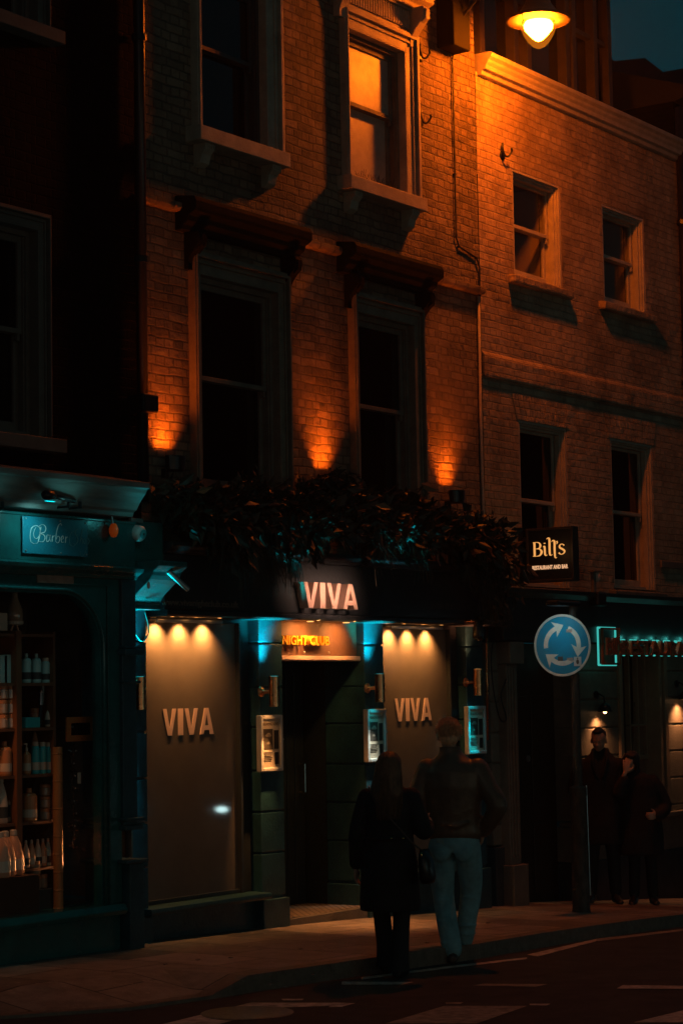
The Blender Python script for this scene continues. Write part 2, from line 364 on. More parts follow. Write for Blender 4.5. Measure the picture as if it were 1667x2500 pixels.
# ================================================================== GROUND
def gsheet(x0,x1,y0,y1,dz,nx=60,ny=2,fy=None):
    mb=MB(); vs=[]
    for i in range(nx+1):
        x=x0+(x1-x0)*i/nx
        for j in range(ny+1):
            y=y0+(y1-y0)*j/ny; vs.append((x,y,gz(x)+dz))
    fs=[(i*(ny+1)+j,(i+1)*(ny+1)+j,(i+1)*(ny+1)+j+1,i*(ny+1)+j+1) for i in range(nx) for j in range(ny)]
    return mb.add(vs,fs)
M_asph=mat('asphalt',(.024,.028,.028),.80,noise=.5,nscale=3.5,bump=.9,bscale=160,spec=.4)
# flagstones
def flag_mat():
    M=bpy.data.materials.new('paving_flags'); M.use_nodes=True; t=M.node_tree; b=t.nodes['Principled BSDF']; N=t.nodes.new; L=t.links.new
    tc=N('ShaderNodeTexCoord'); mp=N('ShaderNodeMapping'); mp.inputs['Rotation'].default_value=(0,0,math.radians(90)); L(tc.outputs['Object'],mp.inputs[0])
    br=N('ShaderNodeTexBrick'); L(mp.outputs[0],br.inputs['Vector']); br.inputs['Scale'].default_value=1
    br.inputs['Brick Width'].default_value=.78; br.inputs['Row Height'].default_value=.6; br.inputs['Mortar Size'].default_value=.008; br.inputs['Mortar Smooth'].default_value=.3
    br.inputs['Color1'].default_value=(.31,.25,.20,1); br.inputs['Color2'].default_value=(.13,.11,.09,1); br.inputs['Mortar'].default_value=(.025,.02,.016,1)
    n=N('ShaderNodeTexNoise'); n.inputs['Scale'].default_value=5; n.inputs['Detail'].default_value=10; n.inputs['Roughness'].default_value=.7; L(tc.outputs['Object'],n.inputs['Vector'])
    rp=N('ShaderNodeValToRGB'); rp.color_ramp.elements[0].position=.3; rp.color_ramp.elements[0].color=(.45,.42,.4,1); rp.color_ramp.elements[1].position=.62
    L(n.outputs[0],rp.inputs[0]); mx=N('ShaderNodeMix'); mx.data_type='RGBA'; mx.blend_type='MULTIPLY'; mx.inputs[0].default_value=1
    L(br.outputs['Color'],mx.inputs[6]); L(rp.outputs[0],mx.inputs[7])
    vo=N('ShaderNodeTexVoronoi'); vo.inputs['Scale'].default_value=9; L(tc.outputs['Object'],vo.inputs['Vector'])   # trodden gum spots
    lt=N('ShaderNodeMath'); lt.operation='LESS_THAN'; lt.inputs[1].default_value=.16; L(vo.outputs['Distance'],lt.inputs[0])
    wn=N('ShaderNodeTexWhiteNoise'); L(vo.outputs['Color'],wn.inputs['Vector']); g2=N('ShaderNodeMath'); g2.operation='GREATER_THAN'; g2.inputs[1].default_value=.8; L(wn.outputs['Value'],g2.inputs[0])
    mu=N('ShaderNodeMath'); mu.operation='MULTIPLY'; L(lt.outputs[0],mu.inputs[0]); L(g2.outputs[0],mu.inputs[1])
    mx2=N('ShaderNodeMix'); mx2.data_type='RGBA'; L(mu.outputs[0],mx2.inputs[0]); L(mx.outputs[2],mx2.inputs[6]); mx2.inputs[7].default_value=(.26,.21,.17,1)
    L(mx2.outputs[2],b.inputs['Base Color']); b.inputs['Roughness'].default_value=.62
    inv=N('ShaderNodeMath'); inv.operation='SUBTRACT'; inv.inputs[0].default_value=1; L(br.outputs['Fac'],inv.inputs[1])
    n2=N('ShaderNodeTexNoise'); n2.inputs['Scale'].default_value=70; n2.inputs['Detail'].default_value=5; L(tc.outputs['Object'],n2.inputs['Vector'])
    ma=N('ShaderNodeMath'); ma.operation='MULTIPLY_ADD'; ma.inputs[1].default_value=.5; L(n2.outputs[0],ma.inputs[0]); L(inv.outputs[0],ma.inputs[2])
    bp=N('ShaderNodeBump'); bp.inputs['Strength'].default_value=.9; bp.inputs['Distance'].default_value=.012; L(ma.outputs[0],bp.inputs['Height']); L(bp.outputs[0],b.inputs['Normal'])
    return M
M_flag=flag_mat(); M_kerb=mat('granite_kerb',(.16,.12,.09),.7,noise=.4,nscale=14,bump=.7,bscale=80)
RD=-.115
# kerb line from the photo: kerb top edge follows the ground
kpts=[(-60,-2.02)]
KX=[G(0,2332,-.09),G(300,2312,-.09),G(490,2284,-.085),G(572,2240,0),G(784,2210,0),G(1100,2167,0),G(1568,2099,0)]
struct('ground',gsheet(-300,300,-300,300,-.32,nx=120,ny=4),M_asph)
struct('road',gsheet(-60,60,-30,1.0,RD,nx=160,ny=8),M_asph)
def kline():
    pts=[(-60,KX[0][1],-.095)]+[(x,y,d) for (x,y),d in zip(KX,[-.095,-.095,-.09,0,0,0,0])]+[(60,KX[-1][1]-.6,0)]
    out=[]
    for (x0,y0,d0),(x1,y1,d1) in zip(pts,pts[1:]):
        n=max(1,int(abs(x1-x0)/.5))
        for k in range(n): t=k/n; out.append((x0+(x1-x0)*t,y0+(y1-y0)*t,d0+(d1-d0)*t))
    out.append(pts[-1]); return out
KL=kline()
pv=MB()
for (x0,y0,d0),(x1,y1,d1) in zip(KL,KL[1:]):
    m0=min(y0+.75,-.2); m1=min(y1+.75,-.2)
    pv.quad((x0,y0+.14,gz(x0)+d0),(x1,y1+.14,gz(x1)+d1),(x1,m1,gz(x1)),(x0,m0,gz(x0)))
    pv.quad((x0,m0,gz(x0)),(x1,m1,gz(x1)),(x1,.7,gz(x1)),(x0,.7,gz(x0)))
struct('pavement',pv,M_flag)
kb=MB()
for (x0,y0,d0),(x1,y1,d1) in zip(KL,KL[1:]):
    kb.quad((x0,y0,gz(x0)+RD-.03),(x1,y1,gz(x1)+RD-.03),(x1,y1+.012,gz(x1)+d1),(x0,y0+.012,gz(x0)+d0))
    kb.quad((x0,y0+.012,gz(x0)+d0),(x1,y1+.012,gz(x1)+d1),(x1,y1+.14,gz(x1)+d1),(x0,y0+.14,gz(x0)+d0))
struct('kerb',kb,M_kerb)
# painted markings on the road (photo shows worn white lines, dashes and crossing bars)
M_paint=mat('worn_road_paint',(.55,.50,.43),.7,noise=.75,nscale=14,bump=.5,bscale=120,dirt=(.16,.14,.12))
M_paintW=mat('very_worn_road_paint',(.28,.25,.21),.72,noise=.7,nscale=14,bump=.5,bscale=120,dirt=(.08,.07,.06))
def z8(x,y): return ((834+x*.5313)/KPX,(1775+y*.5313)/KPX)
def z7(x,y): return (x*.5319/KPX,(1775+y*.5319)/KPX)
def mark(poly,m_=None):
    vs=[]
    for q in poly:
        x,y=G(q[0],q[1],RD); vs.append((x,y,gz(x)+RD+.004))
    c=sum((Vector(v) for v in vs),Vector())/len(vs)
    o=put('road_marking',MB().quad(*vs),m_ or M_paint); o['kind']='structure'; return o
mark([z8(90,1152),z8(480,1102),z8(850,1060),z8(850,1068),z8(480,1112),z8(90,1163)])
mark([z8(850,1048),z8(1170,974),z8(1168,986),z8(900,1056)])
mark([z8(1170,974),z8(1568,928),z8(1568,937),z8(1170,986)],M_paintW)
mark([z8(0,1172),z8(330,1174),z8(280,1186),z8(0,1186)])
mark([z8(660,1182),z8(945,1184),z8(890,1196),z8(600,1190)],M_paintW)
mark([z8(1290,1188),z8(1568,1192),z8(1568,1206),z8(1262,1204)])
mark([z8(475,1268),z8(560,1267),z8(545,1275),z8(480,1275)],M_paintW); mark([z8(862,1274),z8(958,1274),z8(940,1282),z8(862,1281)])
mark([z8(470,1284),z8(852,1284),z8(790,1306),z8(620,1365),z8(200,1365)],M_paintW)
mark([z8(1568,1304),z8(1340,1360),z8(1568,1360)])
mark([z7(1290,1250),z7(1395,1250),z7(1385,1257),z7(1300,1257)]); mark([z8(-40,1268),z8(62,1272),z8(0,1288),z8(-60,1290)])
mark([z7(1568,1281),z7(1568,1268),z7(1150,1268),z7(740,1368),z7(1000,1368),z7(1290,1290)])
# ================================================================== VIVA BUILDING
VL,VR=-1.86,3.345
viva=thing('nightclub_building','tan painted brick nightclub building with two tall windows per floor and dark shopfront','building',(.75,0,0))
L1,R1,L2,R2=(-1.15,-.06),(1.13,2.08),(-1.10,-.18),(1.06,2.01)
wm=MB(); wall(wm,VL,VR,2.9,13,0,[(L1[0],L1[1],3.62,5.45),(R1[0],R1[1],3.62,5.45),(L2[0],L2[1],6.64,8.08),(R2[0],R2[1],6.64,8.08)],.16)
wm.box(VL,VR,.3,.4,2.9,13)
put('wall',wm,M_brickV,viva)
for a_,b_ in ((VL,-1.40),(.16,.86),(2.42,VR)): put('string_course',MB().run([(.01,5.905),(-.055,5.915),(-.075,5.94),(-.075,5.975),(-.05,5.99),(.01,5.995)],a_,b_),M_brickV,viva)
for (x0,x1),lab in ((L1,'first-floor sash window on the left, nearer the barber shop'),(R1,None)):
    w_=sash(viva,x0,x1,3.66,5.44,4.60,.08,M_glassD,M_stoneD)
    architrave(w_,x0,x1,3.62,5.445,.10,.13,.17,M_arch1)
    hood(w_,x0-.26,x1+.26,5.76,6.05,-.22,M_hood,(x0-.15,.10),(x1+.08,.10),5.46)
    sill(w_,x0-.14,x1+.16,3.62,3.50,-.12,M_stoneD)
for (x0,x1),pane,fm in ((L2,M_glassD,M_stone),(R2,(M_frost,M_frost),M_stone)):
    w_=sash(viva,x0,x1,6.66,8.07,7.42,.09,pane,M_woodD if pane is M_glassD else M_stoneD)
    architrave(w_,x0,x1,6.66,8.075,.085,.20,.18,fm)
    sill(w_,x0-.16,x1+.16,6.665,6.525,-.16,M_stone,consoles=True)
    fr=MB()
    x=x0-.02
    while x<x1+.1: fr.lathe([(.016,0),(.02,.09),(.012,.17)],(x,-.05,8.30),n=6); x+=.042
    fr.box(x0-.06,x1+.12,-.04,.02,8.262,8.50); fr.box(x0-.06,x1+.12,-.075,-.041,8.48,8.50)
    put('frieze',fr,M_stone,w_)
    hood(w_,x0-.26,x1+.30,8.503,8.80,-.30,M_stone,(x0-.17,.11),(x1+.06,.11),8.14)
# bird spikes inside the upper right window sill
tag_sp=MB()
for k in range(26):
    x=1.20+k*.024; 
    for q in (-1,1): tag_sp.tube([(x,-.02,6.668),(x+random.uniform(-.02,.02),-.02+q*.03,6.668+random.uniform(.07,.12))],.0016,n=4)
bs=put('bird_spikes',tag_sp,M_black,viva)
# ---- shopfront of the club
YP=-.10; YW=.03      # pilaster face, window plane
pil=[(PX(287,YP),PX(337,YP)),(PX(595,YP),PX(648,YP)),(PX(836,YP),PX(880,YP)),(PX(1070,YP),PX(1108,YP))]
def pilaster(x0,x1,yb):
    mb=MB(); zt=2.66; zb=gz(x0)-.02
    joints=[2.40,2.03,1.70,1.34,1.0,.66,.30]
    edges=[zt]+joints
    for i in range(len(edges)):
        hi=edges[i]; lo=edges[i+1]+.014 if i+1<len(edges) else zb
        if i+1<len(edges): mb.box(x0,x1,YP,yb,lo,hi)
        else: mb.box(x0-.02,x1+.02,YP-.03,yb,zb,hi-.012)
    mb.box(x0+.012,x1-.012,YP+.016,yb,zb,zt)
    return put('pilaster',mb,M_tealB,viva,bevel=.008)
for k,(a,b) in enumerate(pil): pilaster(a,b,.12 if k not in (1,2) else .34)
# shop windows
def shopwin(x0,x1,z0,z1,name):
    f=MB(); f.box(x0,x0+.03,YW-.05,YW+.06,z0,z1); f.box(x1-.16,x1,YW-.02,YW+.06,z0,z1); f.box(x1-.165,x1-.135,YW-.05,YW-.021,z0,z1)
    f.box(x0+.03,x1-.16,YW-.05,YW+.06,z1-.05,z1); f.box(x0+.03,x1-.165,YW-.03,YW+.06,z0,z0+.03)
    w_=put('shop_window',f,M_fascia,viva,bevel=.004)
    put('pane',MB().quad((x0+.03,YW,z0+.03),(x1-.16,YW,z0+.03),(x1-.16,YW,z1-.05),(x0+.03,YW,z1-.05)),M_vinyl,w_)
    s_=MB(); s_.run([(YW+.06,z0-.06),(-.17,z0-.06),(-.18,z0-.04),(-.175,z0-.01),(YW+.06,z0)],x0-.06,x1+.03); put('sill',s_,M_tealB,w_,bevel=.005)
    r=MB(); r.box(x0-.02,x1+.02,-.03,.1,gz(x0)-.1,z0-.061); 
    put('stall_riser',r,M_tealB,viva)
    return w_
WL=(pil[0][1],pil[1][0]); WR=(pil[2][1],pil[3][0])
winL=shopwin(WL[0],WL[1],.36,2.62,'l'); winR=shopwin(WR[0],WR[1],.36,2.62,'r')
def viva_letters(x0,x1,z0,z1,yf,th):
    h=z1-z0; gaps=.035*(x1-x0); u=(x1-x0-3*gaps)
    ws=[.29*u,.11*u,.29*u,.31*u]; x=x0; out=[]
    for ch,wd in zip('VIVA',ws):
        mb=MB(); q=lambda a,b:(x+a*wd,z0+b*h)
        if ch=='I': mb.prism([q(0,0),q(1,0),q(1,1),q(0,1)],yf,yf+th)
        elif ch=='V':
            mb.prism([q(0,1),q(.35,0),q(.5,0),q(.5,.26),q(.27,1)],yf,yf+th); mb.prism([q(1,1),q(.73,1),q(.5,.26),q(.5,0),q(.65,0)],yf,yf+th)
        else:
            mb.prism([q(0,0),q(.27,0),q(.5,.8),q(.5,1),q(.36,1)],yf,yf+th); mb.prism([q(1,0),q(.64,1),q(.5,1),q(.5,.8),q(.73,0)],yf,yf+th)
            mb.prism([q(.316,.16),q(.684,.16),q(.632,.34),q(.368,.34)],yf+.0005,yf+th-.0005)
        out.append(mb); x+=wd+gaps
    return out
for w_,a,b in ((winL,(374,1690),(490,1625)),(winR,(906,1657),(990,1602))):
    X0,Z0=P(a[0],a[1],YW); X1,_=P(b[0],a[1],YW)
    ztop=P(a[0],1628 if w_ is winL else 1604,YW)[1]
    for mb in viva_letters(X0,X1,Z0,ztop,YW-.006,.004): put('letter',mb,M_white,w_)
# entrance recess
dx0,dx1=pil[1][1],pil[2][0]
ds=MB(); dz0=gz(dx0)+.055
ds.box(dx0-.0,dx1+.6,-.14,.0,gz(dx0)-.2,dz0-.001)
st=MB(); st.box(dx0+.0,dx1-.0,-.10,1.2,gz(dx1)-.2,dz0)
def tile_mat():
    M=bpy.data.materials.new('threshold_tiles'); M.use_nodes=True; t=M.node_tree; b=t.nodes['Principled BSDF']; N=t.nodes.new; L=t.links.new
    tc=N('ShaderNodeTexCoord'); mp=N('ShaderNodeMapping'); mp.inputs['Rotation'].default_value=(0,0,math.radians(45)); L(tc.outputs['Object'],mp.inputs[0])
    br=N('ShaderNodeTexBrick'); br.offset=0; L(mp.outputs[0],br.inputs['Vector']); br.inputs['Scale'].default_value=1; br.inputs['Brick Width'].default_value=.055; br.inputs['Row Height'].default_value=.055
    br.inputs['Mortar Size'].default_value=.009; br.inputs['Color1'].default_value=(.36,.27,.2,1); br.inputs['Color2'].default_value=(.26,.2,.15,1); br.inputs['Mortar'].default_value=(.02,.018,.016,1)
    L(br.outputs['Color'],b.inputs['Base Color']); b.inputs['Roughness'].default_value=.35
    return M
M_tile=tile_mat()
stp=put('doorstep',st,M_stoneD,viva,bevel=.01)
put('tiles',MB().quad((dx0+.01,-.085,dz0+.003),(dx1-.01,-.085,dz0+.003),(dx1-.01,.6,dz0+.003),(dx0+.01,.6,dz0+.003)),M_tile,stp)
rc=MB(); rc.box(dx0-.12,dx0-.002,.34,1.0,dz0,2.7); rc.box(dx1+.002,dx1+.12,.34,1.0,dz0,2.7); rc.box(dx0-.1,dx1+.1,.62,.7,dz0,2.7); rc.box(dx0,dx1,-.05,.62,2.62,2.66)
put('porch_lining',rc,mat('porch_paint',(.02,.028,.03),.4,noise=.3,nscale=8),viva)
dr=MB(); dr.box(dx0+.03,dx1-.03,.56,.6,dz0+.01,2.2)
for k in range(9):
    xx=dx0+.06+k*(dx1-dx0-.12)/9; dr.box(xx,xx+(dx1-dx0-.12)/9-.012,.548,.559,dz0+.05,2.16)
dr_=put('door',dr,mat('door_paint',(.014,.022,.026),.38,noise=.3,nscale=7),viva,bevel=.003)
put('handle',MB().tube([(dx1-.12,.55,1.1),(dx1-.12,.49,1.1),(dx1-.12,.49,1.35),(dx1-.12,.55,1.35)],.011),M_steel,dr_)
# fascia with cornice
YF=-.22
f=MB(); f.box(VL,VR,YF,.12,2.66,3.09)
fa=put('fascia',f,M_fascia,viva,bevel=.004)
put('cornice',MB().run([(.1,3.092),(YF-.02,3.092),(YF-.03,3.11),(YF-.07,3.13),(YF-.09,3.15),(YF-.09,3.18),(.1,3.22)],VL,VR),M_fascia,fa,bevel=.004)
put('beading',MB().run([(.1,2.60),(YF-.015,2.60),(YF-.03,2.615),(YF-.03,2.645),(YF-.01,2.657),(.1,2.657)],VL,VR),M_fascia,fa,bevel=.003)
# website lettering, worn, on the fascia
x0,z0=P(370,1391,YF); x1,_=P(530,1391,YF); z1=P(370,1374,YF)[1]
put('website_lettering',fit_text(text_mb('www.vivanightclub.co.uk',ext=.004,off=.02),x0,x1+.1,YF-.003,z0-.01,z1),mat('tarnished_lettering',(.17,.135,.11),.4),fa)
x0,z0=P(990,1397,YF); x1,_=P(1072,1397,YF); z1=P(990,1383,YF)[1]
for k in range(13):
    xx=x0+(x1-x0)*k/13; put('worn_letter',MB().box(xx,xx+.012+.012*(k%2),YF-.003,YF+.002,z0,z0+(z1-z0)*(.8+.2*((k*7)%3)/2)),mat('tarnished_lettering2',(.07,.055,.045),.5),fa)
# big channel letters VIVA on the fascia
lx0,lz0=P(703,1395,YF-.10); lx1,_=P(822,1395,YF-.10); lz1=P(703,1336,YF-.10)[1]
sgn=thing('sign_letters','four large copper-faced letters spelling VIVA standing out from the black fascia','sign',((lx0+lx1)/2,YF,lz0))
for ch,mb in zip('VIVA',viva_letters(lx0-.03,lx1,lz0,lz1,YF-.10,.097)): 
    put('letter',mb,M_letter,sgn)
# NIGHT CLUB board
bx0,bx1=dx0-.0,dx1+.0; YB=-.02
bz0=P(650,1518,YB)[1]; bz1=2.60
bd=thing('sign_board','brown board with raised orange letters NIGHT CLUB above the recessed entrance','sign',((bx0+bx1)/2,YB,bz0))
put('board',MB().box(bx0,bx1,YB,YB+.05,bz0+.05,bz1-.001),mat('brown_sign_panel',(.13,.062,.036),.45,noise=.25,nscale=20,bump=.1,bscale=90),bd)
put('frame',MB().run([(YB+.05,bz0),(YB-.035,bz0),(YB-.045,bz0+.012),(YB-.04,bz0+.045),(YB+.05,bz0+.049)],bx0,bx1),M_letter,bd,bevel=.004)
for t in (.04,.34,.64): put('screw',MB().ell((bx0+t*(bx1-bx0),YB-.008,bz0+.075),(.012,.01,.012),8,6),M_steel,bd,smooth=True)
tz0=P(650,1484,YB)[1]; tz1=P(650,1461,YB)[1]; 
M_or=mat('orange_letters',(.95,.42,.02),.45)
put('lettering',fit_text(text_mb('NIGHT CLUB',ext=.05,off=.022),bx0+.0,PX(750,YB-.05),YB-.035,tz0+.01,tz1+.005),M_or,bd)
# ================================================================== RESTAURANT BUILDING
BL,BR=3.352,7.88
bill=thing('restaurant_building','cream painted brick building with moulded cornice, four sash windows and dark restaurant shopfront','building',(5.6,0,0))
gl0=glassy('clear_glass'); O=[(4.03,5.04,6.22,7.34),(5.97,6.98,6.22,7.32),(4.04,5.04,3.02,4.73),(6.02,7.02,3.06,4.72)]
wm=MB(); wall(wm,BL,BR,2.9,8.20,-.004,O,.14); wm.box(BL,BR,1.1,1.2,2.9,8.3)
put('wall',wm,M_brickB,bill)
put('string_course',MB().run([(.0,5.10),(-.035,5.10),(-.04,5.12),(-.04,5.30),(-.02,5.34),(.0,5.36)],BL,BR),M_brickB,bill,bevel=.006)
put('eaves_cornice',MB().run([(.02,8.16),(-.05,8.17),(-.06,8.21),(-.10,8.22),(-.11,8.26),(-.13,8.285),(-.14,8.31),(-.17,8.335),(-.18,8.37),(-.16,8.385),(.6,8.40)],BL+.04,BR),M_wood,bill,bevel=.004)
for k,(x0,x1,z0,z1) in enumerate(O):
    up=k<2; zm=6.79 if up else 3.93
    w_=sash(bill,x0,x1,z0+.02,z1,zm,.13,(gl0,gl0) if up else M_glassD,M_wood if up else M_stone)
    tr=MB()
    for a,b,y in ((0,.03,.0),(.03,.05,.02),(.05,.075,.045)):
        tr.box(x0+a,x0+b,y,.10,z0+.02,z1-b); tr.box(x1-b,x1-a,y,.10,z0+.02,z1-b); tr.box(x0+a,x1-a,y,.10,z1-b,z1-a)
    put('trim',tr,M_wood if up else M_stone,w_,bevel=.003)
    if up:
        put('inner_reveal',MB().quad((x1-.05,.235,z0),(x1-.05,.235,z1),(x1-.05,1.0,z1),(x1-.05,1.0,z0)),mat('brown_inner_reveal',(.36,.27,.19),.6,noise=.12,nscale=3),w_)
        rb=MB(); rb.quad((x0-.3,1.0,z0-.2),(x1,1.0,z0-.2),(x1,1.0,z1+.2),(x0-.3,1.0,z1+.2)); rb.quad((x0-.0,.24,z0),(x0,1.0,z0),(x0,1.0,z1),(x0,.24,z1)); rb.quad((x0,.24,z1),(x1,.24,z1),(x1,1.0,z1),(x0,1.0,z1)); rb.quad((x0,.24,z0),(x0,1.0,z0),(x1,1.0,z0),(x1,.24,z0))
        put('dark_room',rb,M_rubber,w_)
    sl=MB(); sl.run([(.14,z0-.10),(-.09,z0-.10),(-.095,z0-.02),(.14,z0+.018)],x0-.13,x1+.10)
    put('sill',sl,M_brickB if up else M_stoneD,w_,bevel=.01)
    if not up:
        ar=MB(); n=11
        for q in range(n):
            xa=x0-.04+q*(x1-x0+.08)/n; xb=xa+(x1-x0+.08)/n-.008; c=(x0+x1)/2
            ar.prism([(xa,z1+.004),(xb,z1+.004),(c+(xb-c)*1.16,z1+.26),(c+(xa-c)*1.16,z1+.26)],-.0,-.011)
        put('arch_bricks',ar,M_brickB,w_)
# mansard storey behind the cornice with dormer joinery
mz=MB(); mx0=BL+.03; mx1=PX(1390,.42,200)
mz.quad((mx0,.40,8.40),(mx1,.40,8.40),(mx1,.75,12.5),(mx0,.75,12.5)); mz.box(mx0,mx1,.76,3,8.3,12.5)
put('mansard_roof',mz,mat('dark_slate',(.05,.045,.04),.55,noise=.4,nscale=4,bump=.4,bscale=30),bill)
dm=MB(); M_dorm=mat('dormer_paint',(.06,.045,.032),.5,noise=.4,nscale=6)
def vline(px,py): return PX(px,.28,py)
dxs=[vline(1092,120),vline(1170,120),vline(1200,150),vline(1290,200),vline(1305,200),vline(1355,220),vline(1388,240)]
for a in dxs: dm.box(a,a+.09,.22,.42,8.42,12)
dm.box(dxs[0],dxs[-1]+.09,.25,.41,8.42,8.52); dm.box(dxs[0],dxs[-1],.255,.41,9.3,9.36)
dmo=put('dormer_window',dm,M_dorm,bill,bevel=.006)
put('pane',MB().box(dxs[0],dxs[-1],.33,.34,8.5,12),M_glassD,dmo)
# ground floor of the restaurant
GW=MB()
bdx0,bdx1=P(1200,1700,0)[0],P(1310,1700,0)[0]       # door recess
M_rust=mat('cream_rusticated_render',(.19,.15,.11),.6,noise=.3,nscale=6,bump=.3,bscale=50)
M_bfas=mat('restaurant_fascia_black',(.035,.037,.037),.45,noise=.3,nscale=6)
def rust(mb,x0,x1,y,zb,zt,yb=.3,h=.30,g=.018):
    z=zt
    while z>zb+.02:
        lo=max(zb,z-h+g); mb.box(x0,x1,y,yb,lo,z); z-=h
    mb.box(x0+.01,x1-.01,y+.02,yb,zb,zt)
zT=2.46
a=MB(); rust(a,BL+.02,P(1158,1700,0)[0],0,gz(4)+.62,zT); put('wall_panel',a,M_rust,bill,bevel=.008); a=MB()
x_s1=P(1420,1700,0)[0]; x_a=P(1318,1700,0)[0]
rust(a,x_a,x_s1-.0,0,.605,zT); put('wall_panel',a,M_rust,bill,bevel=.008); a=MB()
x_s2=P(1524,1700,0)[0]
rust(a,x_s2+.06,BR+2.5,0,.605,zT)
put('wall_panel',a,M_rust,bill,bevel=.008)
pl=MB(); pl.box(BL+.01,P(1158,1700,0)[0]+.01,-.03,.3,gz(5)-.4,gz(4)+.60); pl.box(x_a-.0,BR+2.5,-.03,.3,gz(7)-.4,.18)
put('plinth',pl,mat('dark_plinth_paint',(.045,.05,.055),.5,noise=.4,nscale=6,bump=.3,bscale=40),bill,bevel=.01)
sr=MB(); sr.box(x_a,BR+2.5,-.02,.3,.182,.548); sr.box(x_a-.02,BR+2.5,-.09,.2,.55,.60)
put('stall_riser',sr,M_rust,bill,bevel=.008)
cl=MB(); cx0,cx1=P(1162,1700,-.08)[0],P(1186,1700,-.08)[0]
cl.box(cx0,cx1,-.10,.3,gz(4)+.42,2.24)
for q in range(3): cl.box(cx0+.02+q*.055,cx0+.045+q*.055,-.113,-.101,gz(4)+.5,2.2)
cl.box(cx0-.03,cx1+.05,-.15,.3,gz(4)-.1,gz(4)+.42)
cl.box(cx0-.02,cx1+.05,-.16,.3,2.242,2.46)
put('door_column',cl,M_rust,bill,bevel=.008)
fb=MB(); fb.box(BL+.02,BR+2.5,-.16,.3,2.47,3.0-.005); fb.run([(.1,2.90),(-.18,2.90),(-.24,2.95),(-.25,2.99),(.1,3.01)],BL+.01,BR+2.5)
fbo=put('fascia',fb,M_bfas,bill,bevel=.005)
bd_=MB(); bd_.box(bdx0-.05,bdx1+.05,.22,.26,gz(4.5)-.05,2.46)
for (u0,u1,v0,v1) in ((.12,.46,.1,.8),(.54,.88,.1,.8),(.12,.46,1.0,2.1),(.54,.88,1.0,2.1)):
    wdt=bdx1-bdx0; bd_.box(bdx0+u0*wdt,bdx0+u1*wdt,.205,.219,gz(4.5)+v0,gz(4.5)+v1)
bdo=put('door',bd_,mat('brown_door_paint',(.045,.028,.018),.4,noise=.3,nscale=5),bill,bevel=.006)
put('letter_plate',MB().lathe([(.035,0),(.035,.012)],(0,0,0),n=14).xform(Matrix.Translation((bdx0+.45*(bdx1-bdx0),.205,1.28))@Matrix.Rotation(math.radians(90),4,'X')),M_alu,bdo)
# restaurant window bay between the lit wall panels
M_lbrown=mat('brown_window_joinery',(.30,.19,.12),.45,noise=.25,nscale=8)
bw=MB(); bw.box(x_s1,x_s1+.07,-.03,.22,.60,2.46); bw.box(x_s2-.14,x_s2-.08,-.03,.22,.60,2.46); bw.box(x_s2-.03,x_s2+.05,-.04,.22,.60,2.46)
mx_=[P(v,1700,.16)[0] for v in (1443,1462,1480)]
za,zb2=P(1460,1652,.16)[1],P(1460,1734,.16)[1]; zc=P(1460,1668,.16)[1]
for q in mx_: bw.box(q,q+.03,.14,.2,zb2,2.4)
bw.box(mx_[0],mx_[2]+.03,.13,.2,zb2-.05,zb2); bw.box(mx_[0],mx_[2]+.03,.135,.2,zc,zc+.025)
bwo=put('shop_window',bw,M_lbrown,bill,bevel=.004)
put('pane',MB().box(x_s1,x_s2,.24,.25,.6,2.46),mat('tan_interior_screen',(.10,.06,.035),.5,noise=.3,nscale=2),bwo)
put('curtain',MB().prism([(x_s2-.55,.62),(x_s2-.16,.62),(x_s2-.16,2.4),(x_s2-.25,2.4)],.17,.19),mat('brown_curtain',(.22,.12,.07),.8,noise=.4,nscale=12,stretch=(6,1,.3)),bwo)
# ================================================================== BARBER BUILDING
barb=thing('barber_building','dark brick building with gloss teal barber shopfront and arched display window','building',(-4,0,0))
wm=MB(); bo=[(-4.2,-3.06,3.92,5.48),(-4.0,-3.05,7.05,8.6)]
wall(wm,-9,VL-.004,3.2,13,0,bo,.14); wm.box(-9,VL-.01,.3,.4,2.9,13)
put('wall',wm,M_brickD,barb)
M_ghost=mat('dark_stone_trim',(.11,.10,.085),.6,noise=.3,nscale=6)  # plain darker stone tone for the barber window trim
for (x0,x1,z0,z1),zm in zip(bo,(4.71,7.8)):
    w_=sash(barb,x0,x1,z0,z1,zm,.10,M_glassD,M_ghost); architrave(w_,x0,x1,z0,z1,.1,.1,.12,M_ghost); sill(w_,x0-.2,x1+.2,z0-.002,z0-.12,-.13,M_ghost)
M_barC=mat('grey_cornice_paint',(.15,.155,.145),.55,noise=.45,nscale=6,bump=.3,bscale=30,stretch=(.4,1,3))
XE=PX(343,-.56,1165)
YB1=-.30
zc0=P(200,1205,YB1-.14)[1]
zt=P(0,1095,-.5)[1]; zbm=P(0,1160,-.42)[1]
cn=MB(); cn.run([(0,zbm),(-.40,zbm),(-.41,zbm+.035),(-.44,zbm+.05),(-.47,zbm+.1),(-.53,zbm+.17),(-.545,zbm+.20),(-.57,zbm+.205),(-.57,zbm+.25),(-.2,zbm+.32),(0,zbm+.33)],-9,XE)
put('cornice',cn,M_barC,barb,bevel=.005)
FX=PX(311,YB1,1250)      # right end of the barber fascia
zf1=P(0,1172,YB1)[1]; zf0=P(0,1283,YB1)[1]
fb=MB(); fb.box(-9,FX,YB1,.2,zf0,zf1); fb.box(-9,FX,YB1-.012,YB1-.001,zf1-.02,zf1)
fb.box(-9,FX-.1,YB1+.09,.2,zf1+.002,zbm-.002)
bfo=put('fascia',fb,M_teal,barb,bevel=.006)
